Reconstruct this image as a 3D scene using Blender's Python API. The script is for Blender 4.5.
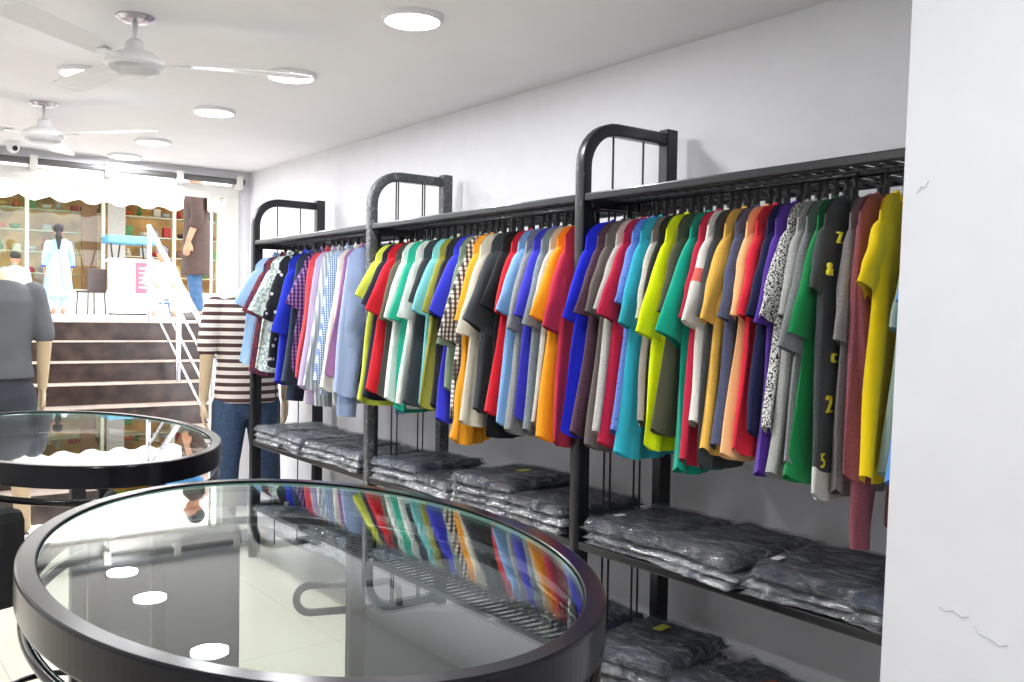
import bpy, bmesh, math, random
from mathutils import Vector, Matrix, Euler, noise as mnoise
PI = math.pi
R = math.radians
rnd = random.Random(7)
SC = bpy.context.scene
COL = SC.collection
for _o in list(bpy.data.objects): bpy.data.objects.remove(_o)

# ------------------------------------------------------------------ camera
CAMZ = 1.4
FPX, YAW, PITCH, ROLL = 934.0, R(36.947), R(1.538), R(0.971)
fw = Vector((math.sin(YAW)*math.cos(PITCH), math.cos(YAW)*math.cos(PITCH), -math.sin(PITCH)))
r0 = Vector((math.cos(YAW), -math.sin(YAW), 0)); d0 = fw.cross(r0)
rt = math.cos(ROLL)*r0 - math.sin(ROLL)*d0
dn = math.sin(ROLL)*r0 + math.cos(ROLL)*d0
cam = bpy.data.cameras.new('camera'); co = bpy.data.objects.new('camera', cam); COL.objects.link(co)
co.matrix_world = Matrix(((rt.x, -dn.x, -fw.x, 0), (rt.y, -dn.y, -fw.y, 0), (rt.z, -dn.z, -fw.z, CAMZ), (0, 0, 0, 1)))
cam.sensor_width = 36; cam.lens = FPX/1024*36; cam.clip_start = 0.02; cam.clip_end = 200
SC.camera = co
# ------------------------------------------------------------------ world, sun, exposure
SC.view_settings.view_transform = 'Standard'; SC.view_settings.look = 'None'
SC.view_settings.gamma = 1; SC.view_settings.use_curve_mapping = False
SC.view_settings.exposure = 0.6
w = bpy.data.worlds.new('sky'); SC.world = w; w.use_nodes = True
bg = w.node_tree.nodes['Background']; bg.inputs[0].default_value = (0.93, 0.96, 1, 1); bg.inputs[1].default_value = 3.0
sl = bpy.data.lights.new('sun', 'SUN'); sl.energy = 1.6; sl.angle = R(3); sl.color = (1, .96, .9)
so = bpy.data.objects.new('sun', sl); COL.objects.link(so); so.rotation_euler = (R(38), R(12), R(20))
try: SC.cycles.use_denoising = True
except Exception: pass
SC.cycles.max_bounces = 10; SC.cycles.transparent_max_bounces = 24
SC.cycles.sample_clamp_indirect = 6
LAMP_W = 7.4

# ------------------------------------------------------------------ materials
def lin(c):
    return tuple(((v/255)/12.92 if v/255 <= .04045 else ((v/255+.055)/1.055)**2.4) for v in c)
MATS = {}
def nodes(name):
    m = bpy.data.materials.new(name); m.use_nodes = True
    nt = m.node_tree; return m, nt, nt.nodes['Principled BSDF']
def mat(name, rgb, rough=.5, metal=0, var=.04, bump=0, scale=20, spec=.5, coat=0):
    if name in MATS: return MATS[name]
    m, nt, b = nodes(name); c = lin(rgb)
    n = nt.nodes.new('ShaderNodeTexNoise'); n.inputs['Scale'].default_value = scale; n.inputs['Detail'].default_value = 4
    tc = nt.nodes.new('ShaderNodeTexCoord'); nt.links.new(tc.outputs['Object'], n.inputs['Vector'])
    r = nt.nodes.new('ShaderNodeValToRGB')
    r.color_ramp.elements[0].position = .3; r.color_ramp.elements[1].position = .7
    r.color_ramp.elements[0].color = tuple(max(0, v*(1-var*2)) for v in c)+(1,)
    r.color_ramp.elements[1].color = tuple(min(1, v*(1+var)) for v in c)+(1,)
    nt.links.new(n.outputs['Fac'], r.inputs[0]); nt.links.new(r.outputs[0], b.inputs['Base Color'])
    b.inputs['Roughness'].default_value = rough; b.inputs['Metallic'].default_value = metal
    b.inputs['Specular IOR Level'].default_value = spec; b.inputs['Coat Weight'].default_value = coat
    if bump:
        bp = nt.nodes.new('ShaderNodeBump'); bp.inputs['Strength'].default_value = bump; bp.inputs['Distance'].default_value = .01
        nt.links.new(n.outputs['Fac'], bp.inputs['Height']); nt.links.new(bp.outputs[0], b.inputs['Normal'])
    MATS[name] = m; return m
def emit(name, rgb, s):
    m, nt, b = nodes(name)
    b.inputs['Base Color'].default_value = (.8, .8, .8, 1)
    b.inputs['Emission Color'].default_value = lin(rgb)+(1,); b.inputs['Emission Strength'].default_value = s
    MATS[name] = m; return m
def cloth(rgb, kind='plain', rgb2=(20, 20, 24), sc=1.0):
    key = 'cloth_%s_%s_%s_%s' % (rgb, kind, rgb2, sc)
    if key in MATS: return MATS[key]
    m, nt, b = nodes('cloth'); N = nt.nodes.new; L = nt.links.new
    A = lin(rgb)+(1,); B = lin(rgb2)+(1,)
    tc = N('ShaderNodeTexCoord'); co_ = tc.outputs['Object']
    def noise(s, d=3):
        n = N('ShaderNodeTexNoise'); n.inputs['Scale'].default_value = s; n.inputs['Detail'].default_value = d; L(co_, n.inputs['Vector']); return n.outputs['Fac']
    def ramp(src, p0, p1, c0, c1, const=False):
        r = N('ShaderNodeValToRGB'); e = r.color_ramp.elements
        if const: r.color_ramp.interpolation = 'CONSTANT'
        e[0].position = p0; e[1].position = p1; e[0].color = c0; e[1].color = c1; L(src, r.inputs[0]); return r.outputs[0]
    def wave(direction, s, p0, c0=A, c1=B):
        v = N('ShaderNodeTexWave'); v.bands_direction = direction; v.inputs['Scale'].default_value = s; v.inputs['Distortion'].default_value = 0
        L(co_, v.inputs['Vector']); return ramp(v.outputs['Fac'], p0-.04, p0+.04, c0, c1)
    def mix(c1, c2, blend, fac=1.0):
        x = N('ShaderNodeMix'); x.data_type = 'RGBA'; x.blend_type = blend; x.inputs['Factor'].default_value = fac
        L(c1, x.inputs[6]); L(c2, x.inputs[7]); return x.outputs[2]
    dk = tuple(v*.9 for v in A[:3])+(1,)
    if kind == 'plain': out = ramp(noise(6), .35, .65, dk, A)
    elif kind == 'heather': out = ramp(noise(260*sc, 5), .38, .62, tuple(v*.80 for v in A[:3])+(1,), tuple(min(1, v*1.12) for v in A[:3])+(1,))
    elif kind == 'speckle':
        v = N('ShaderNodeTexVoronoi'); v.inputs['Scale'].default_value = 75*sc; L(co_, v.inputs['Vector'])
        out = ramp(v.outputs['Distance'], .16, .2, B, A)
    elif kind == 'stripes': out = wave('Z', 3.2*sc, .5)
    elif kind == 'vstripes': out = wave('X', 16*sc, .5)
    elif kind == 'check':
        white = (1, 1, 1, 1); out = mix(wave('X', 8*sc, .5, A, B), wave('Z', 8*sc, .5, white, tuple(min(1, .35+.6*v) for v in B[:3])+(1,)), 'MULTIPLY')
    elif kind == 'floral': out = ramp(noise(38*sc, 4), .5, .53, A, B)
    elif kind == 'print':
        v = N('ShaderNodeTexVoronoi'); v.inputs['Scale'].default_value = 22*sc; L(co_, v.inputs['Vector'])
        o1 = ramp(v.outputs['Distance'], .22, .27, B, A); out = mix(o1, ramp(noise(16), .62, .64, (1, 1, 1, 1), (.45, .4, .4, 1)), 'MULTIPLY')
    else: out = ramp(noise(6), .35, .65, dk, A)
    L(out, b.inputs['Base Color'])
    b.inputs['Roughness'].default_value = .88; b.inputs['Specular IOR Level'].default_value = .2
    b.inputs['Sheen Weight'].default_value = .12
    bp = N('ShaderNodeBump'); bp.inputs['Strength'].default_value = .55; bp.inputs['Distance'].default_value = .007
    mp = N('ShaderNodeMapping'); mp.inputs['Scale'].default_value = (1, 1, .3); L(co_, mp.inputs['Vector'])
    n2 = N('ShaderNodeTexNoise'); n2.inputs['Scale'].default_value = 22; n2.inputs['Detail'].default_value = 3; L(mp.outputs[0], n2.inputs['Vector'])
    L(n2.outputs['Fac'], bp.inputs['Height']); L(bp.outputs[0], b.inputs['Normal'])
    MATS[key] = m; return m

M_wall = mat('wall_paint', (232, 232, 236), .85, var=.012, bump=.08, scale=9)
M_pillar = mat('pillar_plaster', (217, 219, 225), .9, var=.015, bump=.35, scale=7)
M_ceil = mat('ceiling_paint', (240, 239, 241), .9, var=.01, bump=.03, scale=4)
M_black = mat('black_enamel', (20, 22, 27), .34, var=.05, scale=30, spec=.5, coat=.1)
M_rim = mat('black_table_rim', (12, 12, 18), .2, var=.08, scale=60, spec=.26)
M_wire = mat('black_wire', (30, 31, 34), .4, var=.03)
M_plastic = mat('black_plastic', (20, 20, 22), .35, var=.03)
M_white = mat('white_enamel', (236, 236, 238), .35, var=.01)
M_trim = mat('white_frame_paint', (232, 230, 224), .5, var=.02)
M_steel = mat('stainless_steel', (200, 195, 200), .25, metal=1, var=.03)
M_man = mat('mannequin_skin', (205, 182, 148), .5, var=.03, scale=5)
M_man_shade = mat('mannequin_skin_shade', (112, 92, 74), .5, var=.03, scale=5)  # mannequin skin as seen in shade, the darkening put into the colour
M_jeans = mat('denim', (38, 52, 78), .85, var=.25, bump=.4, scale=70)
M_skin = mat('skin', (170, 120, 92), .6, var=.03)
M_hair = mat('hair', (30, 26, 26), .7, var=.1, scale=60)
M_led = emit('led_diffuser', (255, 253, 250), 9)

def floor_mat():
    m, nt, b = nodes('cream_tiles'); N = nt.nodes.new; L = nt.links.new
    tc = N('ShaderNodeTexCoord'); br = N('ShaderNodeTexBrick'); br.offset = 0
    br.inputs['Scale'].default_value = 1; br.inputs['Brick Width'].default_value = .6; br.inputs['Row Height'].default_value = .6
    br.inputs['Mortar Size'].default_value = .002
    br.inputs['Color1'].default_value = lin((226, 220, 204))+(1,); br.inputs['Color2'].default_value = lin((222, 216, 200))+(1,); br.inputs['Mortar'].default_value = lin((188, 180, 165))+(1,)
    L(tc.outputs['Object'], br.inputs['Vector']); L(br.outputs['Color'], b.inputs['Base Color'])
    b.inputs['Roughness'].default_value = .18; return m
M_floor = floor_mat()
def granite_mat():
    m, nt, b = nodes('dark_granite'); N = nt.nodes.new; L = nt.links.new
    tc = N('ShaderNodeTexCoord'); n = N('ShaderNodeTexNoise'); n.inputs['Scale'].default_value = 9; n.inputs['Detail'].default_value = 9
    r = N('ShaderNodeValToRGB'); r.color_ramp.elements[0].position = .35; r.color_ramp.elements[0].color = lin((34, 24, 23))+(1,)
    r.color_ramp.elements[1].position = .72; r.color_ramp.elements[1].color = lin((70, 54, 48))+(1,)
    L(tc.outputs['Object'], n.inputs['Vector']); L(n.outputs['Fac'], r.inputs[0]); L(r.outputs[0], b.inputs['Base Color'])
    b.inputs['Roughness'].default_value = .3; return m
M_granite = granite_mat()
def glass_mat(name, tint=(.93, .98, .96), rough=0.0):
    m, nt, b = nodes(name); N = nt.nodes.new; L = nt.links.new
    nt.nodes.remove(b); out = nt.nodes['Material Output']
    t = N('ShaderNodeBsdfTransparent'); t.inputs[0].default_value = tint+(1,)
    g = N('ShaderNodeBsdfGlossy'); g.inputs['Roughness'].default_value = rough
    f = N('ShaderNodeFresnel'); ge = N('ShaderNodeNewGeometry'); mr = N('ShaderNodeMapRange'); mr.inputs['To Min'].default_value = 1.52; mr.inputs['To Max'].default_value = 1/1.52
    L(ge.outputs['Backfacing'], mr.inputs['Value']); L(mr.outputs[0], f.inputs['IOR'])
    mx = N('ShaderNodeMixShader'); L(f.outputs[0], mx.inputs[0]); L(t.outputs[0], mx.inputs[1]); L(g.outputs[0], mx.inputs[2]); L(mx.outputs[0], out.inputs[0])
    return m
M_glass = glass_mat('clear_glass')
M_glassedge = mat('green_glass_edge', (120, 160, 150), .15, var=.02)
def film_mat(nm='plastic_film', fa=.42, fb=.02):
    m, nt, b = nodes(nm); N = nt.nodes.new; L = nt.links.new
    nt.nodes.remove(b); out = nt.nodes['Material Output']
    t = N('ShaderNodeBsdfTransparent'); t.inputs[0].default_value = (.97, .98, 1, 1)
    g = N('ShaderNodeBsdfGlossy'); g.inputs['Roughness'].default_value = .10
    d = N('ShaderNodeBsdfDiffuse'); d.inputs[0].default_value = (.75, .78, .82, 1)
    lw = N('ShaderNodeLayerWeight'); lw.inputs['Blend'].default_value = .35
    n = N('ShaderNodeTexNoise'); n.inputs['Scale'].default_value = 26; n.inputs['Detail'].default_value = 5; n.inputs['Distortion'].default_value = 1.2
    tc = N('ShaderNodeTexCoord'); mp = N('ShaderNodeMapping'); mp.inputs['Scale'].default_value = (1, .45, 1.6)
    L(tc.outputs['Object'], mp.inputs[0]); L(mp.outputs[0], n.inputs['Vector'])
    bp = N('ShaderNodeBump'); bp.inputs['Strength'].default_value = 1.0; bp.inputs['Distance'].default_value = .02
    L(n.outputs['Fac'], bp.inputs['Height']); L(bp.outputs[0], g.inputs['Normal']); L(bp.outputs[0], lw.inputs['Normal'])
    m1 = N('ShaderNodeMixShader'); m1.inputs[0].default_value = .3
    L(g.outputs[0], m1.inputs[1]); L(d.outputs[0], m1.inputs[2])
    ml = N('ShaderNodeMath'); ml.operation = 'MULTIPLY_ADD'; ml.inputs[1].default_value = fa; ml.inputs[2].default_value = fb; L(lw.outputs['Facing'], ml.inputs[0])
    rp = N('ShaderNodeMapRange'); rp.inputs['From Min'].default_value = .44; rp.inputs['From Max'].default_value = .66; rp.inputs['To Min'].default_value = .6; rp.inputs['To Max'].default_value = 1.8  # painted crinkle highlights: noise drives how white the film turns
    L(n.outputs['Fac'], rp.inputs['Value']); mu = N('ShaderNodeMath'); mu.operation = 'MULTIPLY'; mu.use_clamp = True; L(ml.outputs[0], mu.inputs[0]); L(rp.outputs[0], mu.inputs[1])
    mx = N('ShaderNodeMixShader'); L(mu.outputs[0], mx.inputs[0]); L(t.outputs[0], mx.inputs[1]); L(m1.outputs[0], mx.inputs[2]); L(mx.outputs[0], out.inputs[0])
    return m
M_film = film_mat(); M_film2 = film_mat('thick_plastic_film', .55, .12)
def wrapped_mat():
    m, nt, b = nodes('film_wrapped_enamel'); N = nt.nodes.new; L = nt.links.new
    tc = N('ShaderNodeTexCoord'); n = N('ShaderNodeTexNoise'); n.inputs['Scale'].default_value = 30; n.inputs['Detail'].default_value = 6; n.inputs['Distortion'].default_value = 2
    L(tc.outputs['Object'], n.inputs['Vector'])
    r = N('ShaderNodeValToRGB'); r.color_ramp.elements[0].position = .5; r.color_ramp.elements[0].color = lin((74, 76, 80))+(1,)
    r.color_ramp.elements[1].position = .72; r.color_ramp.elements[1].color = lin((128, 130, 134))+(1,)
    L(n.outputs['Fac'], r.inputs[0]); L(r.outputs[0], b.inputs['Base Color']); b.inputs['Roughness'].default_value = .25
    bp = N('ShaderNodeBump'); bp.inputs['Strength'].default_value = .8; bp.inputs['Distance'].default_value = .01
    L(n.outputs['Fac'], bp.inputs['Height']); L(bp.outputs[0], b.inputs['Normal']); return m
M_wrap = wrapped_mat()

# ------------------------------------------------------------------ helpers
def obj(name, bm, m, parent=None, smooth=False, auto=None):
    me = bpy.data.meshes.new(name); bmesh.ops.recalc_face_normals(bm, faces=bm.faces); bm.to_mesh(me); bm.free()
    if not isinstance(m, (list, tuple)): m = [m]
    for x in m: me.materials.append(x)
    if smooth:
        for p in me.polygons: p.use_smooth = True
    o = bpy.data.objects.new(name, me); COL.objects.link(o)
    if parent: o.parent = parent
    return o
def tag(o, label=None, cat=None, group=None, kind=None):
    if label: o['label'] = label
    if cat: o['category'] = cat
    if group: o['group'] = group
    if kind: o['kind'] = kind
    return o
def thing(name, label, cat, loc=(0, 0, 0), rz=0, group=None):
    o = bpy.data.objects.new(name, None); COL.objects.link(o); o.empty_display_size = .05
    o.location = loc; o.rotation_euler = (0, 0, rz); return tag(o, label, cat, group)
def BM(): return bmesh.new()
def box(bm, x0, x1, y0, y1, z0, z1, bev=0, mi=0):
    r = bmesh.ops.create_cube(bm, size=1, matrix=Matrix.Translation(((x0+x1)/2, (y0+y1)/2, (z0+z1)/2)) @ Matrix.Diagonal((abs(x1-x0), abs(y1-y0), abs(z1-z0), 1)))
    fs = {f for v in r['verts'] for f in v.link_faces}
    if bev:
        es = list({e for v in r['verts'] for e in v.link_edges})
        rr = bmesh.ops.bevel(bm, geom=es, offset=bev, segments=2, affect='EDGES', profile=.5); fs = set(rr['faces']) | {f for f in fs if f.is_valid}
    for f in fs: f.material_index = mi
    return bm
def struct(name, bm, m, kind='structure'):
    o = obj(name, bm, m); o['kind'] = kind; return o
def rings(bm, rr, closed=False, cap=True):
    vs = [[bm.verts.new(p) for p in ring] for ring in rr]; n = len(vs[0])
    last = len(vs) if closed else len(vs)-1
    for i in range(last):
        a, b = vs[i], vs[(i+1) % len(vs)]
        for k in range(n): bm.faces.new((a[k], a[(k+1) % n], b[(k+1) % n], b[k]))
    if cap and not closed:
        bm.faces.new(vs[0][::-1]); bm.faces.new(vs[-1])
    return vs
def tube(bm, pts, rad, n=8, closed=False, up=Vector((0, 0, 1)), prof=None):
    """sweep a round (or given) profile along points; rad may be a list"""
    P = [Vector(p) for p in pts]; N_ = len(P); out = []; prev = None
    for i, p in enumerate(P):
        if closed: t = (P[(i+1) % N_]-P[i-1]).normalized()
        else: t = (P[min(i+1, N_-1)]-P[max(i-1, 0)]).normalized()
        if prev is None:
            u = up if abs(t.dot(up)) < .95 else Vector((0, 1, 0)) if abs(t.y) < .9 else Vector((1, 0, 0))
            a = t.cross(u).normalized()
        else: a = (prev-t*prev.dot(t)).normalized()
        prev = a; b = t.cross(a)
        r = rad[i] if isinstance(rad, (list, tuple)) else rad
        if prof: out.append([p+a*x*r+b*y*r for x, y in prof])
        else: out.append([p+(a*math.cos(2*PI*k/n)+b*math.sin(2*PI*k/n))*r for k in range(n)])
    rings(bm, out, closed=closed); return bm
def rrect(a=1, r=.3, s=3):
    pts = []
    for cx, cy, a0 in ((a-r, a-r, 0), (-a+r, a-r, 90), (-a+r, -a+r, 180), (a-r, -a+r, 270)):
        for k in range(s+1):
            t = R(a0+90*k/s); pts.append((cx+r*math.cos(t), cy+r*math.sin(t)))
    return pts
def ell_ring(c, rx, ry, n=28, tilt=0, rot=0, sq=1.0):
    out = []
    for k in range(n):
        t = 2*PI*k/n; cx, cy = math.cos(t), math.sin(t)
        x = rx*math.copysign(abs(cx)**sq, cx); y = ry*math.copysign(abs(cy)**sq, cy)
        z = x*math.tan(tilt); xr_ = x*math.cos(rot)-y*math.sin(rot); yr_ = x*math.sin(rot)+y*math.cos(rot)
        out.append(Vector((c[0]+xr_, c[1]+yr_, c[2]+z)))
    return out
def capsule(bm, p0, p1, r0_, r1_, n=12, flat=None):
    """tapered limb with round ends"""
    p0, p1 = Vector(p0), Vector(p1); d = (p1-p0); L_ = d.length; t = d.normalized()
    u = Vector((0, 0, 1)) if abs(t.z) < .9 else Vector((0, 1, 0)); a = t.cross(u).normalized(); b = t.cross(a)
    rr = []
    for j in range(5):
        th = -PI/2+PI/2*j/4+.0001*(j == 0); rr.append((p0+t*r0_*math.sin(th), max(r0_*math.cos(th), r0_*.06)))
    for j in range(1, 5):
        th = PI/2*j/4; rr.append((p1+t*r1_*math.sin(th), max(r1_*math.cos(th), r1_*.06))) if j > 0 else None
    rr.insert(5, (p1, r1_))
    fx, fy = flat if flat else (1, 1)
    rings(bm, [[c+(a*fx*math.cos(2*PI*k/n)+b*fy*math.sin(2*PI*k/n))*r for k in range(n)] for c, r in rr])
def ball(bm, c, s, n=16):
    bmesh.ops.create_uvsphere(bm, u_segments=n, v_segments=n//2+2, radius=1, matrix=Matrix.Translation(c) @ Matrix.Diagonal((s[0], s[1], s[2], 1)))
def chain(bm, pts, rad, n=12, flat=None):
    for i in range(len(pts)-1): capsule(bm, pts[i], pts[i+1], rad[i], rad[i+1], n, flat)
def remesh(o, vox, it=4, fac=.5):
    m = o.modifiers.new('r', 'REMESH'); m.mode = 'VOXEL'; m.voxel_size = vox; m.use_smooth_shade = True
    s = o.modifiers.new('s', 'SMOOTH'); s.iterations = it; s.factor = fac; return o
def disc(bm, c, r0_, z0, z1, n=40, r1_=None):
    r1_ = r0_ if r1_ is None else r1_
    rings(bm, [ell_ring((c[0], c[1], z0), r0_, r0_, n), ell_ring((c[0], c[1], z1), r1_, r1_, n)])
def lathe(bm, prof, n=32, c=(0, 0)):
    rings(bm, [ell_ring((c[0], c[1], z), r, r, n) for r, z in prof])

# ------------------------------------------------------------------ room
XW, YF, ZC = 2.5, 6.45, 2.38
XL, YB = -2.3, -2.6
ZS = 1.291           # street level
struct('floor', box(BM(), XL-.1, XW+.1, YB-.1, 6.6, -.1, 0), M_floor)
struct('ceiling', box(BM(), XL-.1, XW+.1, YB-.1, YF+.15, ZC, ZC+.12), M_ceil)
struct('wall_right', box(BM(), XW, XW+.12, YB-.1, YF+.15, 0, ZC), M_wall)
struct('wall_left', box(BM(), XL-.12, XL, YB-.1, YF+.15, 0, ZC), M_wall)
struct('wall_back', box(BM(), XL, XW, YB-.12, YB, 0, ZC), M_wall)
OX0, OX1, OZ = -1.6, 2.36, 2.27
b = BM(); box(b, XL, OX0, YF, YF+.15, 0, ZC); box(b, OX1+.05, XW, YF, YF+.15, 0, ZC); box(b, OX0, OX1+.05, YF, YF+.15, OZ+.04, ZC)
struct('wall_front', b, M_wall)
# pillar: its far edge leans as in the photograph
b = BM()
ly = lambda z: .903-.0212*(z-.77)
PX = 1.5
vs = [b.verts.new(p) for p in ((PX, ly(0), 0), (XW, ly(0), 0), (XW, YB, 0), (PX, YB, 0), (PX, ly(ZC), ZC), (XW, ly(ZC), ZC), (XW, YB, ZC), (PX, YB, ZC))]
for f in ((0, 1, 2, 3), (7, 6, 5, 4), (0, 4, 5, 1), (1, 5, 6, 2), (2, 6, 7, 3), (3, 7, 4, 0)): b.faces.new([vs[i] for i in f])
struct('wall_pillar', b, M_pillar)
# hairline cracks in the pillar's plaster
b = BM()
def crack(pts):
    tube(b, [(PX-.0006, y, z) for y, z in pts], .0013, n=4)
crack([(.80, .93), (.79, .925), (.775, .93), (.762, .922), (.75, .926)])
crack([(.74, .915), (.735, .905), (.715, .90), (.70, .893), (.688, .897)])
crack([(.86, 1.62), (.852, 1.63), (.846, 1.627), (.84, 1.638)])
struct('trim_4', b, mat('crack_grey', (198, 200, 204), .9))
# opening frame and shutter rod
b = BM(); box(b, OX1-.05, OX1+.05, YF-.03, YF+.1, 0, OZ-.08, .004); box(b, OX0-.05, OX0+.05, YF-.03, YF+.1, 0, OZ-.08, .004)
box(b, OX0-.05, OX1+.05, YF-.03, YF+.1, OZ-.08, OZ, .004)
struct('trim_1', b, M_trim)
b = BM(); tube(b, [(OX0-.1, YF-.05, OZ+.033), (XW-.06, YF-.05, OZ+.033)], .021, 12)
struct('trim_2', b, mat('dark_tube', (98, 98, 98), .5))
b = BM()
for x in (2.40, 1.99, 1.54, 1.10, .55, 0, -.6, -1.2): box(b, x-.022, x+.022, YF-.08, YF+.01, OZ-.02, OZ+.068, .004)
struct('trim_3', b, M_trim)
# fixed glass at the right side of the opening
g = struct('window_1', box(BM(), 2.245, 2.31, YF+.03, YF+.036, .0, OZ-.08), M_glass)
fr = obj('window_frame', box(BM(), 2.235, 2.245, YF+.02, YF+.046, 0, OZ-.08), M_trim, g)

# ------------------------------------------------------------------ stairs and street
RI, TR, Y0 = .162, .25, 8.6
b = BM(); bn = BM()
SX0, SX1 = -2.3, 3.4
for k in range(8):
    zt = CAMZ-.109-RI*k; yf = Y0-TR*k
    box(b, SX0, SX1, yf, yf+TR+.02 if k else yf+.3, -.05, zt-.010)
    box(bn, SX0, SX1, yf-.012, (yf+TR) if k else yf+.3, zt-.010, zt, .002)
st = struct('floor_stairs', b, M_granite)
n_ = struct('floor_stair_treads', bn, mat('tread_stone', (176, 158, 146), .35, var=.1, scale=14))
struct('ground_street', box(BM(), -14, 24, Y0+.28, 30, ZS-.2, ZS), mat('street_concrete', (214, 210, 204), .9, var=.04, scale=3))
b = BM(); box(b, SX1, SX1+.15, YF+.15, Y0+.3, -.05, ZS+.02); box(b, SX0-.15, SX0, YF+.15, Y0+.3, -.05, ZS+.02)
struct('wall_stairwell', b, M_wall)
b = BM(); box(b, XW+.12, 12, YF+.15, Y0+.28, ZS-.15, ZS-.001)
for f in list(b.faces): pass
b2 = BM(); box(b2, SX1+.15, 14, 6.6, Y0+.28, ZS-.2, ZS); box(b2, -14, SX0-.15, 6.6, Y0+.28, ZS-.2, ZS); b.free()
struct('ground_pavement', b2, mat('paving', (206, 202, 196), .9))

# stair railing
rl = thing('stair_railing', 'stainless steel stair railing with three slanting bars beside the dark granite steps', 'railing', (2.45, 7.8, 0))
def relobj(name, bm, m, par, **k):
    """mesh given in world coordinates, parented to par"""
    loc = par.location; rz = par.rotation_euler[2]
    M = (Matrix.Translation(loc) @ Matrix.Rotation(rz, 4, 'Z')).inverted()
    bmesh.ops.transform(bm, matrix=M, verts=bm.verts); return obj(name, bm, m, par, **k)
RX = 2.45; sl_ = RI/TR
zst = lambda y: CAMZ-.109-(Y0-y)*sl_
for (y, top) in ((8.72, .84), (7.87, .72), (6.98, .80)):
    base = ZS if y > Y0 else CAMZ-.109-RI*math.ceil((Y0-y)/TR)
    relobj('post', tube(BM(), [(RX, y, base), (RX, y, base+.01), (RX, y, zst(min(y, Y0))+top if y < Y0 else ZS+top)], .021, 12), M_steel, rl, smooth=True)
relobj('handrail', tube(BM(), [(RX, 8.74, ZS+.86), (RX, 6.9, zst(6.9)+.86)], .024, 12), M_steel, rl, smooth=True)
for h in (.22, .43, .64):
    relobj('slanting_bar', tube(BM(), [(RX, 8.72, ZS+h-.02), (RX, 6.98, zst(6.98)+h)], .011, 8), M_steel, rl, smooth=True)

# ------------------------------------------------------------------ the shop across the street
FY = 21.0; KS = FY/17.0
def zk(z): return ZS+(z-ZS)*KS
M_gold = mat('shop_back_wall', (226, 180, 114), .7, var=.25, scale=2.2)
sh = thing('shop_building', 'golden-brown open shopfront with shelves of goods across the bright street', 'building', (5, FY, ZS))
X0, X1 = -5, 15
def shb(nm, x0, x1, y0, y1, z0, z1, m, par=None): return relobj(nm, box(BM(), x0, x1, FY+y0, FY+y1, z0, z1), m, sh)
b = BM(); box(b, X0, X1, FY+1.6, FY+1.8, ZS, 5.9); box(b, X0-.2, X0, FY, FY+1.8, ZS, 5.9); box(b, X1, X1+.2, FY, FY+1.8, ZS, 5.9); box(b, X0, X1, FY+.01, FY+1.6, 4.9, 5.9); box(b, X0, X1, FY+.06, FY+1.6, ZS, ZS+.12)
relobj('walls', b, M_gold, sh)
shb('white_plinth', X0, X1, -.05, .05, ZS, zk(1.70), mat('bright_plinth', (240, 238, 232), .6))
for x in (1.5, 3.5, 4.95, 6.42, 7.4, 8.9, 10.6): shb('mullion', x-.035, x+.035, -.04, .04, zk(1.70), 4.9, mat('pale_green_mullion', (214, 220, 200), .4))
shb('wide_panel', 5.04, 5.40, .0, .06, 2.1, 3.9, mat('grey_panel', (176, 172, 165), .5))
shb('brown_panel', 4.60, 4.90, .3, .36, 1.5, 3.8, mat('brown_panel', (150, 98, 62), .6))
SHZ = (2.15, 2.6, 3.05, 3.5)
for z in SHZ+(3.95,): shb('glass_shelf', X0+.2, X1-.2, .85, 1.3, z-.025, z, mat('shelf_pale', (200, 200, 170), .3))
shb('front_glass', X0+.1, 4.9, -.005, .005, zk(1.70), 4.9, M_glass)
b = BM(); n = 150; prev = None; ZA = 3.55
for i in range(n+1):
    x = X0+(X1-X0)*i/n; ph = (x % .52)/.52; zb = ZA-.12*math.sin(PI*ph)
    q = [b.verts.new((x, FY-1.4, zb)), b.verts.new((x, FY-1.4, ZA+.42)), b.verts.new((x, FY-1.37, ZA+.42)), b.verts.new((x, FY-1.37, zb))]
    if prev:
        for k in range(4): b.faces.new((prev[k], prev[(k+1) % 4], q[(k+1) % 4], q[k]))
    prev = q
box(b, X0, X1, FY-1.4, FY-.06, ZA+.40, ZA+.43)
shb('reflector_fascia', X0, X1, -.06, -.01, ZA+.36, 7.5, mat('bright_plinth', (240, 238, 232), .6))  # unseen white front above the awning, added to whiten the tabletop reflection
aw = thing('awning', 'white scalloped awning over the shopfront across the street', 'awning', (5, FY-1.4, ZA))
relobj('canopy_cloth', b, mat('awning_cloth', (240, 238, 230), .8), aw)
good_cols = {'orange': (214, 96, 40), 'silver': (190, 190, 190), 'brown': (120, 74, 44), 'green': (92, 150, 84), 'red': (190, 44, 50), 'gold': (212, 176, 88), 'cream': (226, 214, 190), 'dark': (70, 56, 52)}
names_ = list(good_cols)
def vase(bm, x, y, z, h, r):
    q = [(r*.55, 0), (r, .25*h), (r*.9, .5*h), (r*.4, .75*h), (r*.5, h)]
    rings(bm, [ell_ring((x, y, z+zz), rr, rr, 12) for rr, zz in q])
SN = ('lowest', 'second', 'third', 'top'); ORD = ('far left', 'left', 'middle', 'right', 'far right'); cnt = {}
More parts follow.
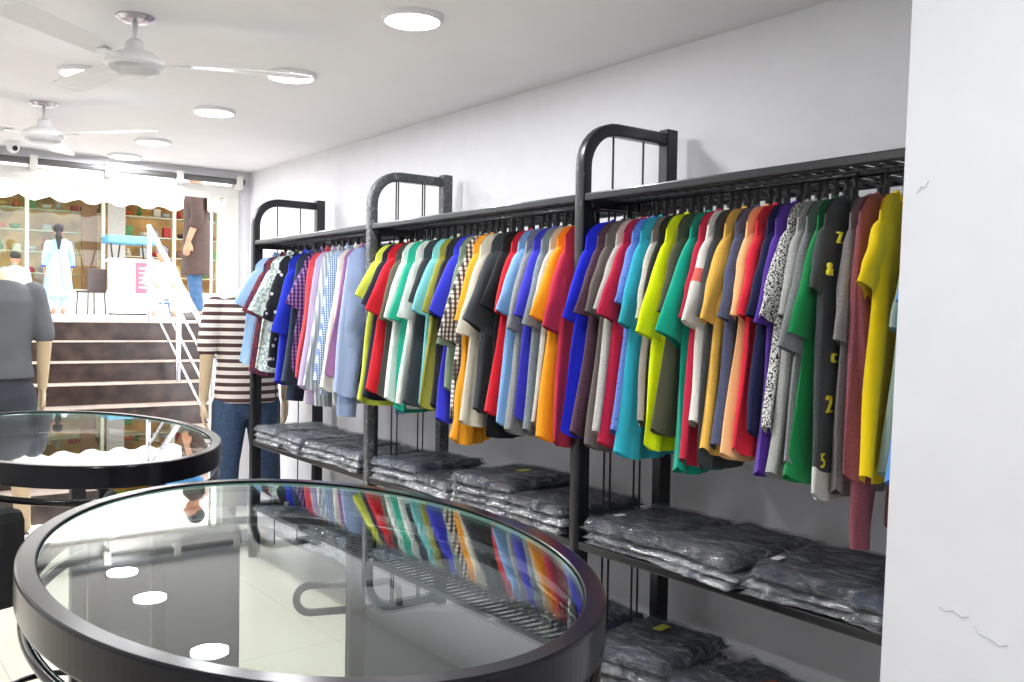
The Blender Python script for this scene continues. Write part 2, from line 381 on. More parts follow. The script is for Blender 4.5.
for zi, z in enumerate(SHZ):
    for k in range(20):
        x = 2.6+k*.285+rnd.uniform(-.06, .06)
        if 4.5 < x < 5.5 and z < 3.4: continue
        cn = names_[(k*3+zi*5) % 8]; b = BM(); kind = ('vase', 'box', 'bowl')[(k+zi) % 3]
        if kind == 'vase': vase(b, 0, 0, 0, rnd.uniform(.18, .30), rnd.uniform(.055, .085))
        elif kind == 'box': h = rnd.uniform(.12, .25); box(b, -.08, .08, -.07, .07, 0, h, .01); box(b, -.055, .055, -.075, -.07, h*.3, h*.7)
        else: rings(b, [ell_ring((0, 0, zz), rr, rr, 14) for rr, zz in ((.045, 0), (.095, .05), (.115, .11), (.108, .11), (.08, .04))])
        o = obj({'vase': 'vase', 'box': 'gift_box', 'bowl': 'bowl'}[kind], b, mat('goods_'+cn, good_cols[cn], .5, var=.1), smooth=(kind != 'box'))
        o.location = (x, FY+1.07, z)
        tag(o, '%s %s, %s of its shelf, %s shelf of the shop opposite' % (cn, kind, ORD[min(4, k//4)], SN[zi]), kind, 'goods shown in the shop across the street')
ct = thing('shop_counter', 'pale boxy counter standing in front of the shop across the street', 'counter', (5.02, 19.0, ZS))
obj('body', box(BM(), -.40, .40, -.25, .25, 0.03, 1.02, .01), mat('counter_cream', (244, 226, 214), .6), ct)
obj('worktop', box(BM(), -.44, .44, -.29, .29, 1.02, 1.08, .008), M_white, ct)
obj('kick_board', box(BM(), -.38, .38, -.22, .22, 0, .03), M_black, ct)
sg = thing('sign_board', 'pink-red printed board standing before the right end of the pale counter', 'sign', (5.24, 18.55, ZS))
obj('board', box(BM(), -.28, .28, -.012, .012, .42, 1.00, .004), mat('sign_red', (196, 84, 104), .6), sg)
b = BM()
for i in range(5): box(b, -.22, .20-.05*(i % 2), -.0135, -.0125, .88-.09*i, .91-.09*i)
obj('printed_lines', b, mat('sign_pale', (238, 205, 210), .6), sg)
obj('support_leg', box(BM(), -.02, .02, .0, .03, 0, .6), M_steel, sg)
tb = thing('folding_table', 'blue-topped folding table with crossed legs behind the pale counter', 'table', (5.2, 19.8, ZS))
obj('tabletop', box(BM(), -.50, .50, -.3, .3, 1.42, 1.58, .04), mat('blue_cloth', (104, 166, 200), .7, var=.15), tb)
for s in (-1, 1):
    for q in (-1, 1): obj('leg', tube(BM(), [(s*.30-q*.14, -.2*q, 0), (s*.30+q*.14, .2*q, 1.44)], .016, 6), M_black, tb)
for i, (x, y) in enumerate(((4.36, 19.4),)):
    ch = thing('plastic_chair', ('dark chair beside the person in the aqua tunic', 'dark chair nearest the pale counter')[i]+' across the street', 'chair', (x, y, ZS), R(200))
    mch = mat('chair_dark', (74, 66, 66), .5)
    obj('seat', box(BM(), -.2, .2, -.2, .2, .42, .46, .01), mch, ch); obj('backrest', box(BM(), -.2, .2, .17, .2, .46, .88, .012), mch, ch)
    for sx in (-1, 1):
        for sy in (-1, 1): obj('leg', tube(BM(), [(sx*.17, sy*.17, .42), (sx*.19, sy*.19, 0)], .014, 6), mch, ch)

# ------------------------------------------------------------------ people in the street
def hand(bm, wrist, direction, palm_n, s=1.0, curl=.35, side=1):
    """palm plus five separate fingers; direction = along the hand, palm_n = palm normal"""
    d = Vector(direction).normalized(); nn = Vector(palm_n); nn = (nn-d*nn.dot(d)).normalized(); a = d.cross(nn)*side
    W = Vector(wrist)
    for k in range(4):
        o = (k-1.5)*.019*s
        capsule(bm, W+d*.012*s+a*o*.6, W+d*.085*s+a*o, .013*s, .0115*s, 8)
        L_ = (.066, .076, .072, .056)[k]*s; base = W+d*.088*s+a*o
        dirs = [d*math.cos(curl*j)+nn*math.sin(curl*j) for j in (.6, 1.5, 2.4)]
        p = base
        for j, (ff, rr) in enumerate(((.45, .0088), (.32, .0080), (.23, .0072))):
            q = p+dirs[j]*L_*ff; capsule(bm, p, q, rr*s, (rr-.0006)*s, 8); p = q
    p = W+d*.028*s-a*.024*s
    t1 = (d*.75-a*.62+nn*.25).normalized(); t2 = (d*.93-a*.2+nn*.3).normalized()
    q = p+t1*.038*s; capsule(bm, p, q, .0125*s, .0105*s, 8); capsule(bm, q, q+t2*.03*s, .0100*s, .0085*s, 8)
def head(bm, c, s=1.0):
    c = Vector(c)
    ball(bm, c+Vector((0, 0, .02*s)), (.076*s, .094*s, .105*s)); capsule(bm, c+Vector((0, -.03*s, -.04*s)), c+Vector((0, -.055*s, -.075*s)), .052*s, .034*s)
    capsule(bm, c+Vector((0, -.088*s, .015*s)), c+Vector((0, -.108*s, -.018*s)), .009*s, .014*s, 8)
    for q in (-1, 1):
        ball(bm, c+Vector((q*.078*s, .0, 0)), (.012*s, .02*s, .032*s), 8); ball(bm, c+Vector((q*.032*s, -.078*s, .022*s)), (.014*s, .01*s, .009*s), 8)
    capsule(bm, c+Vector((-.02*s, -.088*s, -.045*s)), c+Vector((.02*s, -.088*s, -.045*s)), .008*s, .008*s, 8)
# all people modelled facing -Y locally; root is turned
# woman in aqua kurta seen from behind
wo = thing('person', 'person seen from behind in a pale aqua tunic and white scarf, dark hair tied low', 'person', (3.60, 18.5, ZS-.0), R(172), 'people in the street')
b = BM(); head(b, (0, 0, 1.50)); capsule(b, (0, .01, 1.28), (0, .0, 1.44), .05, .045)
rings(b, [ell_ring((0, 0, z), x, y) for z, x, y in ((.82, .16, .11), (.95, .15, .10), (1.05, .125, .09), (1.2, .15, .10), (1.3, .16, .09), (1.33, .08, .06))])
for q in (-1, 1):
    chain(b, [(q*.16, 0, 1.28), (q*.215, .02, 1.03), (q*.22, -.03, .82)], [.045, .036, .026]); hand(b, (q*.22, -.03, .80), (0, -.1, -1), (-q, 0, 0), 1, .4, -q)
    chain(b, [(q*.09, 0, .84), (q*.085, -.01, .45), (q*.08, .01, .08)], [.085, .055, .04]); chain(b, [(q*.08, .01, .05), (q*.085, -.13, .03)], [.04, .03])
remesh(obj('body', b, M_skin, wo), .010, 2)
b = BM(); rings(b, [ell_ring((0, 0, z), x, y) for z, x, y in ((.30, .25, .19), (.55, .235, .17), (.8, .205, .145), (.95, .175, .125), (1.05, .15, .115), (1.2, .175, .12), (1.3, .18, .105), (1.35, .09, .07))])
for q in (-1, 1): chain(b, [(q*.165, 0, 1.28), (q*.22, .02, 1.03), (q*.225, -.02, .90)], [.06, .052, .05])
remesh(obj('tunic', b, mat('aqua_cotton', (138, 176, 190), .85, var=.08, bump=.3), wo), .014, 4)
b = BM()
for q in (-1, 1): chain(b, [(q*.09, 0, .5), (q*.085, 0, .12)], [.085, .055])
remesh(obj('trousers', b, mat('aqua_pale', (160, 190, 198), .85), wo), .014)
b = BM(); tube(b, [(-.12, -.10, .9), (-.13, -.10, 1.2), (-.08, -.03, 1.36), (-.09, .08, 1.34), (-.10, .135, 1.1), (-.11, .17, .8), (-.12, .19, .5)], .05, 8, prof=[(1, .16), (-1, .16), (-1, -.16), (1, -.16)])
obj('scarf', b, mat('white_scarf', (240, 240, 240), .8), wo, smooth=True)
for q in (-1, 1): obj('cuff', tube(BM(), [(q*.226, -.025, .89), (q*.226, -.03, .86)], .052, 12), mat('blue_cuff', (40, 60, 170), .7), wo, smooth=True)
b = BM(); ball(b, (0, .015, 1.545), (.088, .095, .095)); capsule(b, (0, .08, 1.47), (0, .12, 1.40), .045, .06); capsule(b, (0, .13, 1.38), (0, .14, 1.18), .055, .02)
remesh(obj('hair', b, M_hair, wo), .010, 2)
# man in a long brown shirt, seen from behind / three quarter
mn = thing('person', 'person in a long brown shirt and blue jeans standing at the top of the steps', 'person', (3.44, 10.45, ZS), R(248), 'people in the street')
b = BM(); head(b, (0, 0, 1.63)); capsule(b, (0, .01, 1.42), (0, 0, 1.56), .058, .052)
rings(b, [ell_ring((0, 0, z), x, y) for z, x, y in ((.9, .16, .11), (1.05, .15, .105), (1.3, .185, .12), (1.42, .18, .10), (1.47, .08, .06))])
for q in (-1, 1):
    e = (q*.27, .03, 1.12); wr = (q*.26, -.06, .88)
    chain(b, [(q*.19, 0, 1.41), e, wr], [.055, .042, .03]); hand(b, (q*.26, -.06, .86), (0, -.2, -1), (-q, 0, 0), 1.1, .5, -q)
    chain(b, [(q*.09, 0, .92), (q*.10, -.02, .5), (q*.10, .02, .09)], [.09, .06, .042]); chain(b, [(q*.10, .02, .055), (q*.11, -.15, .035)], [.045, .035])
remesh(obj('body', b, M_skin, mn), .010, 2)
M_brown = mat('brown_shirt', (66, 48, 42), .85, var=.12, bump=.3, scale=14)
b = BM(); rings(b, [ell_ring((0, 0, z), x, y) for z, x, y in ((.50, .235, .165), (.7, .215, .155), (.95, .19, .14), (1.1, .185, .135), (1.3, .215, .14), (1.43, .21, .12), (1.49, .09, .075))])
for q in (-1, 1): chain(b, [(q*.19, 0, 1.41), (q*.27, .03, 1.13), (q*.268, .0, 1.05)], [.075, .066, .062])
remesh(obj('long_shirt', b, M_brown, mn), .013, 3)
b = BM()
for q in (-1, 1): chain(b, [(q*.09, 0, .9), (q*.10, -.02, .5), (q*.10, .02, .14)], [.10, .078, .058])
remesh(obj('jeans', b, mat('street_jeans', (52, 84, 120), .85, var=.15), mn), .013)
b = BM()
for q in (-1, 1): chain(b, [(q*.10, .02, .05), (q*.112, -.16, .04)], [.052, .042])
remesh(obj('shoes', b, mat('shoe_grey', (90, 86, 84), .6), mn), .012)
b = BM(); ball(b, (0, .018, 1.675), (.086, .10, .095)); remesh(obj('hair', b, M_hair, mn), .010, 2)
b = BM(); box(b, .02, .20, .12, .17, 1.20, 1.44, .015); tube(b, [(.03, .14, 1.44), (-.06, .06, 1.52), (-.09, -.08, 1.44)], .01, 6)
obj('shoulder_bag', b, mat('pale_bag', (214, 186, 178), .6), mn)
# two seated people, one builder
def seated(label, loc, rz, top_m, low_m, hat_m, hatname, stool_label, stool_m):
    sp = thing('person', label, 'person', loc, rz, 'people in the street')
    b = BM(); head(b, (0, -.05, 1.0)); capsule(b, (0, .0, .82), (0, -.03, .94), .05, .048)
    rings(b, [ell_ring((0, .06, .32), .17, .14), ell_ring((0, .05, .45), .15, .12), ell_ring((0, .02, .68), .17, .12), ell_ring((0, 0, .80), .16, .1), ell_ring((0, 0, .86), .07, .06)])
    for q in (-1, 1):
        chain(b, [(q*.17, 0, .78), (q*.24, -.10, .56), (q*.15, -.34, .52)], [.05, .042, .03]); hand(b, (q*.15, -.35, .515), (-q*.3, -1, -.2), (0, 0, -1), 1, .5, q)
        chain(b, [(q*.10, .03, .35), (q*.15, -.40, .42), (q*.14, -.36, .06)], [.09, .062, .042]); chain(b, [(q*.14, -.36, .05), (q*.15, -.52, .035)], [.045, .035])
    remesh(obj('body', b, M_skin, sp), .011, 2)
    b = BM(); rings(b, [ell_ring((0, .06, .29), .20, .17), ell_ring((0, .05, .45), .18, .15), ell_ring((0, .02, .68), .20, .145), ell_ring((0, 0, .81), .185, .12), ell_ring((0, 0, .87), .08, .075)])
    for q in (-1, 1): chain(b, [(q*.17, 0, .78), (q*.24, -.10, .56), (q*.20, -.24, .53)], [.068, .06, .055])
    remesh(obj('shirt', b, top_m, sp), .014)
    b = BM()
    for q in (-1, 1): chain(b, [(q*.10, .03, .35), (q*.15, -.40, .43), (q*.14, -.36, .12)], [.105, .08, .058])
    remesh(obj('trousers', b, low_m, sp), .014)
    b = BM(); ball(b, (0, -.04, 1.06), (.09, .108, .085)); remesh(obj(hatname, b, hat_m, sp), .011, 2)
    c, s_ = math.cos(rz), math.sin(rz)
    st_ = thing('stool', stool_label, 'stool', (loc[0]-s_*.06, loc[1]+c*.06, ZS), rz, 'low stools in the street')
    obj('seat', box(BM(), -.18, .18, -.14, .15, .20, .235, .012), stool_m, st_)
    for sx in (-1, 1):
        for sy in (-1, 1): obj('leg', tube(BM(), [(sx*.13, sy*.11, .205), (sx*.16, sy*.13, 0)], .016, 8), stool_m, st_)
seated('person in pale clothes and a grey cap sitting low behind the stair railing', (4.55, 15.5, ZS), R(-10), mat('pale_pink', (236, 222, 222), .85, var=.05), mat('pale_trousers', (222, 214, 222), .85), mat('cap_grey', (96, 92, 108), .8), 'cap', 'low blue stool under the person with the grey cap', mat('blue_plastic', (70, 120, 190), .4))
seated('person in a white top with short dark hair at the far left of the street', (3.02, 19.2, ZS), R(180), mat('white_shirt', (238, 238, 240), .85), mat('dark_trousers', (80, 84, 96), .85), M_hair, 'hair', 'low grey stool under the person at the far left', mat('bench_grey', (130, 128, 126), .6))

# ------------------------------------------------------------------ mannequins
def mannequin(label, loc, rz, skin, top_mat, low_mat, low_len, arm_skin_r=None, top_name='t_shirt', hem=.86):
    t = thing('mannequin', label, 'mannequin', loc, rz)
    b = BM()
    capsule(b, (0, .0, 1.40), (0, -.005, 1.50), .062, .053, 16)
    rings(b, [ell_ring((0, y, z), rx, ry) for z, rx, ry, y in ((.80, .16, .11, 0), (.92, .165, .11, 0), (1.05, .145, .10, 0), (1.2, .165, .112, 0), (1.36, .185, .11, 0), (1.44, .17, .085, 0), (1.50, .07, .06, 0))])
    for q in (-1, 1):
        chain(b, [(q*.195, 0, 1.41), (q*.245, .03, 1.13), (q*.25, -.03, .86)], [.056, .042, .028], 14)
        hand(b, (q*.25, -.03, .85), (0, -.12, -1), (-q, .1, 0), 1.12, .28, -q)
        chain(b, [(q*.095, 0, .84), (q*.12, -.01, .48), (q*.135, .02, .09)], [.095, .06, .042], 14); chain(b, [(q*.135, .02, .06), (q*.145, -.13, .035)], [.045, .035])
    remesh(obj('body', b, skin, t), .0065, 3)
    b = BM()
    rings(b, [ell_ring((0, 0, z), rx, ry, 32) for z, rx, ry in ((hem, .198, .142), (hem+.02, .198, .142), (1.0, .185, .135), (1.1, .178, .13), (1.22, .19, .135), (1.36, .212, .128), (1.43, .195, .10), (1.47, .12, .082), (1.482, .085, .072))])
    for q in (-1, 1): chain(b, [(q*.192, 0, 1.408), (q*.238, .02, 1.2), (q*.243, .025, 1.17)], [.070, .063, .061], 16)
    remesh(obj(top_name, b, top_mat, t), .008, 5)
    b = BM()
    rings(b, [ell_ring((0, 0, z), rx, ry, 28) for z, rx, ry in ((.74, .10, .09), (.80, .185, .125), (.90, .18, .122), (.97, .165, .115))])
    for q in (-1, 1):
        if low_len == 'long': chain(b, [(q*.095, 0, .82), (q*.125, -.01, .48), (q*.14, .02, .13)], [.112, .088, .072], 16)
        else: chain(b, [(q*.095, 0, .82), (q*.12, -.01, .50)], [.115, .11], 16)
    remesh(obj('jeans' if low_len == 'long' else 'shorts', b, low_mat, t), .009, 4)
    b = BM(); lathe(b, [(.17, 0), (.17, .012), (.16, .018), (.02, .02)]); obj('base_plate', b, mat('chrome_base', (190, 190, 195), .2, metal=1), t, smooth=False)
    return t
M_stripe = None
def tee_stripe():
    m, nt, b = nodes('striped_jersey'); N = nt.nodes.new; L = nt.links.new
    tc = N('ShaderNodeTexCoord'); sx = N('ShaderNodeSeparateXYZ'); L(tc.outputs['Object'], sx.inputs[0])
    mu = N('ShaderNodeMath'); mu.operation = 'MULTIPLY'; mu.inputs[1].default_value = 1/.047; L(sx.outputs['Z'], mu.inputs[0])
    fr_ = N('ShaderNodeMath'); fr_.operation = 'FRACT'; L(mu.outputs[0], fr_.inputs[0])
    gt = N('ShaderNodeMath'); gt.operation = 'GREATER_THAN'; gt.inputs[1].default_value = .48; L(fr_.outputs[0], gt.inputs[0])
    r = N('ShaderNodeMix'); r.data_type = 'RGBA'; L(gt.outputs[0], r.inputs['Factor']); r.inputs[6].default_value = lin((74, 50, 50))+(1,); r.inputs[7].default_value = lin((222, 214, 206))+(1,)
    L(r.outputs[2], b.inputs['Base Color']); b.inputs['Roughness'].default_value = .9; return m
mannequin('headless mannequin in a brown and white striped t-shirt and blue jeans', (2.135, 5.53, .01), R(180-6), M_man, tee_stripe(), mat('mannequin_denim', (52, 74, 104), .85, var=.18, bump=.3, scale=60), 'long', hem=.84)
mannequin('headless mannequin in a plain grey t-shirt and dark shorts facing the steps', (.85, 6.02, .075), R(180+4), M_man, mat('grey_jersey', (94, 96, 101), .9, var=.05, bump=.15, scale=8), mat('dark_short_cloth', (54, 58, 68), .85), 'short', hem=.92)

# ------------------------------------------------------------------ ceiling lamps, fans, camera
lamps = [(1.59, 2.69), (1.585, 3.65), (1.58, 4.55), (1.59, 5.60), (1.60, 6.25), (.905, 4.17), (.95, 1.75), (1.59, .3), (.9, .1), (-.6, .6), (-.6, 2.4), (-.6, 4.2), (1.0, -1.3), (-.8, -1.3)]  # the lamps listed last are out of view, added to light the room
place_w = ['nearest the camera in the row above the racks', 'second from the camera in the row above the racks', 'third from the camera in the row above the racks', 'fourth from the camera in the row above the racks', 'closest to the street opening', 'beside the nearer ceiling fan']
for i, (x, y) in enumerate(lamps):
    lab = 'round white ceiling light, '+(place_w[i] if i < 6 else ('added above the nearer oval table, beyond the top of the picture', 'unseen, added to the wall-side row right above the camera', 'unseen, added above the camera, away from the racks', 'unseen, added in the far-side row, beside the camera', 'unseen, added in the far-side row, level with the farther table', 'unseen, added in the far-side row, level with the farther fan', 'unseen, added behind the camera, on the pillar side', 'unseen, added behind the camera, on the far side')[i-6])
    t = thing('ceiling_light', lab, 'ceiling light', (x, y, ZC), 0, 'round LED ceiling lights')
    obj('housing', (lambda b: (rings(b, [ell_ring((0, 0, z), r, r, 40) for r, z in ((.102, 0), (.102, -.013), (.098, -.018), (.090, -.018), (.090, -.013))]), b)[1])(BM()), M_white, t, smooth=False)
    b = BM(); disc(b, (0, 0), .0895, -.0175, -.013); obj('diffuser', b, M_led, t)
    ld = bpy.data.lights.new('lamp_light', 'AREA'); ld.shape = 'DISK'; ld.size = .18; ld.energy = LAMP_W; ld.color = (.965, .975, 1)
    lo = bpy.data.objects.new('lamp_light', ld); COL.objects.link(lo); lo.parent = t; lo.location = (0, 0, -.021)
def fan(label, x, y, a0):
    t = thing('ceiling_fan', label, 'ceiling fan', (x, y, ZC), R(a0), 'white ceiling fans')
    b = BM(); lathe(b, [(.062, 0), (.062, -.006), (.045, -.016), (.016, -.02)]); obj('canopy', b, M_steel, t, smooth=False)
    b = BM(); tube(b, [(0, 0, -.015), (0, 0, -.11)], .008, 10); obj('down_rod', b, M_white, t, smooth=True)
    b = BM(); lathe(b, [(.018, -.075), (.030, -.085), (.032, -.115), (.014, -.125)]); obj('coupling', b, M_white, t)
    b = BM(); lathe(b, [(.02, -.118), (.06, -.122), (.088, -.140), (.096, -.152), (.096, -.162), (.085, -.170)], 40); obj('motor_housing', b, M_white, t)
    b = BM(); lathe(b, [(.084, -.168), (.080, -.182), (.05, -.192), (.012, -.194)], 40); obj('bottom_cover', b, mat('fan_grey', (200, 200, 204), .3), t)
    for k in range(3):
        a = 2*PI*k/3; b = BM()
        cs, sn = math.cos(a), math.sin(a)
        P = lambda r, wv, z: Vector((r*cs-wv*sn, r*sn+wv*cs, z))
        rr = []
        for j in range(9):
            r = .14+.44*j/8; hw = .045+.018*j/8; hw = hw*(.75 if j == 8 else 1)
            rr.append([P(r, -hw, -.152-.006), P(r, hw, -.152+.008), P(r, hw, -.149+.008), P(r, -hw, -.149-.006)])
        rings(b, rr); bl = obj('blade', b, M_white, t)
        b = BM(); box(b, .085, .18, -.018, .018, -.158, -.153); bmesh.ops.rotate(b, verts=b.verts, matrix=Matrix.Rotation(a, 3, 'Z')); obj('blade_bracket', b, M_white, bl)
fan('white three-bladed ceiling fan, the nearer of the two', .873, 3.29, 100)
fan('white three-bladed ceiling fan nearer the street opening', .897, 4.95, 70)
cc = thing('security_camera', 'small white dome security camera on the ceiling by the street opening', 'camera', (.96, 6.2, ZC))
b = BM(); lathe(b, [(.045, 0), (.045, -.02), (.036, -.026)]); obj('mount', b, M_white, cc)
b = BM(); ball(b, (0, 0, -.035), (.036, .036, .036)); obj('dome', b, M_white, cc, smooth=True)
b = BM(); ball(b, (.006, -.030, -.045), (.016, .012, .016)); obj('lens', b, M_plastic, cc, smooth=True)

# ------------------------------------------------------------------ clothes racks
XR = 2.0; XBK = 2.412; FR = .021; ZT = 2.045; ZRAIL = 1.800; ZSH = .665; ZLO = .215
PROF = rrect(1, .38, 3)
def side_frame(t, y, m, wrapped=False, rods='pair', toprods='single'):
    arc = [(XR+FR, 0), (XR+FR, .5), (XR+FR, 1.2), (XR+FR, ZT-.155)]
    for k in range(1, 9):
        a = PI-PI/2*k/8; arc.append((XR+FR+.135+.135*math.cos(a), ZT-.155+.135*math.sin(a)))
    arc.append((XBK-.03, ZT-.02))
    o = relobj('arch_post', tube(BM(), [(x, y, z) for x, z in arc], FR, up=Vector((0, 1, 0)), prof=PROF), m, t, smooth=False)
    for p in o.data.polygons: p.use_smooth = True
    relobj('rear_post', box(BM(), XBK-.026, XBK+.026, y-.022, y+.022, 0, ZT+.015, .004), m, t)
    for (x, top) in ((2.15, ZT-.03), (2.29, ZT-.03)):
        offs = (-.010, .010) if toprods == 'pair' else (0,)
        for d in offs: relobj('spindle', tube(BM(), [(x, y+d, ZRAIL), (x, y+d, top)], .0038, 6), M_wire, t)
        offs = (-.014, .014) if rods == 'pair' else (0,)
        for d in offs: relobj('spindle', tube(BM(), [(x+d, y, .05), (x+d, y, ZRAIL)], .0038, 6), M_wire, t)
def grid_shelf(bm, y0, y1, z, step=.042, long_n=4):
    n = int((y1-y0)/step)
    for i in range(1, n): yy = y0+(y1-y0)*i/n; box(bm, XR+.02, XBK, yy-.004, yy+.004, z-.004, z+.004)
    for i in range(1, long_n): xx = XR+.02+(XBK-XR-.02)*i/long_n; box(bm, xx-.004, xx+.004, y0, y1, z-.010, z-.003)
bays = []
def rack(label, y_far, y_near, m_far, rods, toprods, end_frame=False):
    t = thing('clothes_rack', label, 'clothes rack', (XR+.2, (y_far+y_near)/2, 0), 0, 'black metal clothes racks along the wall')
    side_frame(t, y_far, m_far, rods=rods, toprods=toprods)
    if end_frame: side_frame(t, y_near, M_black, rods='pair')
    a, c = y_near+FR, y_far-FR
    if not end_frame: a = y_near+FR
    for nm, z in (('top', ZRAIL), ('middle', ZSH), ('bottom', ZLO)):
        b = BM(); box(b, XR+.006, XR+.030, a, c, z-.024 if nm == 'top' else z-.026, z+.002, .005); relobj('front_rail', b, M_black, t)
        b = BM(); box(b, XBK-.012, XBK+.012, a, c, z-.022, z, .004); relobj('back_rail', b, M_black, t)
        b = BM(); grid_shelf(b, a, c, z-.012); relobj('wire_shelf', b, M_wire, t)
        for yy in (c-.010, a+.010):
            b = BM(); box(b, XR+.03, XBK-.01, yy-.009, yy+.009, z-.045 if nm == 'top' else z-.03, z-.004, .003); relobj('side_rail', b, M_black, t)
    b = BM(); tube(b, [(XR+.165, a, ZRAIL-.020), (XR+.165, c, ZRAIL-.020)], .009, 10); relobj('hanging_rail', b, M_black, t, smooth=True)
    b = BM(); box(b, XR+.044, XR+.060, y_far-.012, y_far+.012, .02, ZRAIL-.03, .002); relobj('slotted_upright', b, M_wire, t)
    return t
YP = [5.12, 3.75, 2.313, .955]
rack('black metal clothes rack farthest from the camera, holding mostly long-sleeved shirts', YP[0], YP[1], M_black, 'single', 'single')
rack('black metal clothes rack in the middle, its front post wrapped in crinkled clear film', YP[1], YP[2], M_wrap, 'pair', 'pair')
rack('black metal clothes rack nearest the camera, running behind the white pillar', YP[2], YP[3], M_black, 'pair', 'single', True)

# ------------------------------------------------------------------ shirts on hangers
def shirt_parts(t, rs, L=.74, hem_w=.155, sh=.168, long=False, mbody=None, msleeve=None, mcollar=None, dress=False, slen=.24, spread=.36, hem_curve=.030, t0=.016, ls=.6):
    nz = mnoise; seed = Vector((rs.uniform(0, 50), rs.uniform(0, 50), 0))
    nu, nv = 44, 22; b = BM(); rows = []
    ph = rs.uniform(0, 6); bend = rs.uniform(-.007, .007); tw = rs.uniform(-.12, .12)
    kx = rs.choice((9, 12, 15)); drift = -(.250-hem_w)+rs.uniform(-.010, .010)
    for j in range(nv+1):
        v = j/nv; row = []
        for i in range(nu):
            a = 2*PI*i/nu; ca, sa = math.cos(a), math.sin(a)
            xn = math.copysign(abs(ca)**.75, ca)
            ax = abs(xn)
            # top line : collar to shoulder tip
            wtop = sh
            xt = xn*wtop
            zt = -.004-.20*max(0, abs(xt)-.065)-12*max(0, abs(xt)-.115)**2
            if abs(xt) < .065: zt = -.004-(.045 if sa < 0 else .012)*math.cos(abs(xt)/.065*PI/2)
            zb = -L+hem_curve*(ax**5)
            z = zt+(zb-zt)*v
            wz = sh+(hem_w-sh)*v**.85
            wz *= 1+.05*nz.noise(seed+Vector((xn*.5, 0, v*3)))
            x = xn*wz+drift*v
            th = t0*(.35+.65*min(1, v*5))*(abs(sa)**.6)
            th += .007*v*math.sin(xn*kx+ph+v*2)*min(1, v*3)
            fold = .010*v*math.sin(xn*kx*.55+ph*2+1.5*v)+.009*nz.noise(seed+Vector((xn*2.2, sa*.4, v*2.2)))*min(1, v*3)
            y = math.copysign(1, sa if abs(sa) > 1e-6 else 1)*max(th, .0015)*(0 if abs(sa) < 1e-6 else 1)+fold+bend*v*v*2
            y += tw*x*v*.5
            row.append(Vector((x, y, z)))
        rows.append(row)
    rings(b, rows, cap=False)
    body = obj('body', b, mbody, t, smooth=True)
    for q in (-1, 1):
        b = BM(); rr = []; ns = 14 if not long else 26
        SL = slen if not long else ls
        sp = spread if not long else .13
        sp_ = sp*(1+rs.uniform(-.18, .18))
        d = Vector((q*math.sin(sp_), rs.uniform(-.05, .05), -math.cos(sp_))); nn = Vector((q*math.cos(sp_), 0, math.sin(sp_)))
        c0 = Vector((q*(sh-.070), 0, -.098)); ph2 = rs.uniform(0, 6)
        for j in range(ns+1):
            s = j/ns
            h = (.078+.016*s) if not long else (.082-.034*s)
            if s < .22: h *= .74+.26*math.sin(s/.22*PI/2)
            c = c0+d*(SL*s)
            if long: c = c+Vector((q*-.03*s*s, .008*math.sin(s*7+ph2), 0))
            thk = (.013+.010*math.sin(PI*min(1, s*1.1)))*(1 if not long else .95)
            ring = []
            for i in range(20):
                a = 2*PI*i/20; e = math.cos(a); f = math.sin(a)
                p = c+nn*(h*e)+Vector((0, 1, 0))*(thk*math.copysign(abs(f)**.7, f))
                p += Vector((0, 1, 0))*(.007*math.sin(e*4+ph2+s*3)*s+.006*nz.noise(seed+Vector((e, s*4, q*3))))
                if not long and s > .9: p += d*(.012*e*q*0)
                ring.append(p)
            rr.append(ring)
        rings(b, rr, cap=False)
        so_ = obj('sleeve', b, msleeve or mbody, t, smooth=True)
        if dress and long:
            b = BM(); e0 = rr[-3]; e1 = rr[-1]; cc0 = sum(e0, Vector())/20; cc1 = sum(e1, Vector())/20
            rings(b, [[cc0+(p-cc0)*1.07 for p in e0], [cc1+(p-cc1)*1.07+d*.01 for p in e1]], cap=False); obj('cuff', b, msleeve or mbody, so_, smooth=True)
    # collar
    b = BM(); pts = []
    hgt = .020 if dress else .008
    for i in range(24):
        a = 2*PI*i/24; sa = math.sin(a)
        pts.append(Vector((.068*math.cos(a), .022*sa, -.004-(.040 if sa < 0 else .010)*abs(sa))))
    if dress:
        rings(b, [[p+Vector((0, 0, -.004)) for p in pts], [p*1.0+Vector((0, 0, .030)) for p in pts], [Vector((p.x*1.18, p.y*1.5, p.z+.004)) for p in pts]], cap=False)
    else: tube(b, pts, .0062, 6, closed=True)
    obj('collar', b, mcollar or mbody, t, smooth=True)
    return body
# one hanger, copied for every garment
def make_hanger():
    t = thing('clothes_hanger', 'x', 'hanger')
    b = BM()
    tube(b, [(-.150, 0, -.066), (-.115, 0, -.040), (-.05, 0, -.022), (0, 0, -.006), (.05, 0, -.022), (.115, 0, -.040), (.150, 0, -.066)], .0042, 6)
    obj('shoulder_bar', b, M_plastic, t)
    b = BM()
    # broad flat neck with a small notch, then the hook
    box(b, -.011, .011, -.0035, .0035, -.004, .052, .001); box(b, -.024, -.017, -.003, .003, -.004, .022); box(b, -.024, .018, -.003, .003, -.008, .004)
    pts = [(0, 0, .05)]
    for k in range(9):
        a = R(-60+k*30); pts.append((.0135*math.cos(a)-.0, 0, .0635+.0135*math.sin(a)+.003))
    tube(b, pts, .0042, 6)
    obj('hook', b, M_plastic, t); return t
H0 = make_hanger(); used = [False]
def hanger(loc, rz, label):
    if not used[0]: r = H0; used[0] = True
    else:
        r = H0.copy(); COL.objects.link(r)
        for ch in list(H0.children):
            c = ch.copy(); COL.objects.link(c); c.parent = r
    r.location = loc; r.rotation_euler = (0, 0, rz); tag(r, label, 'hanger', 'black hangers on the clothes racks'); return r
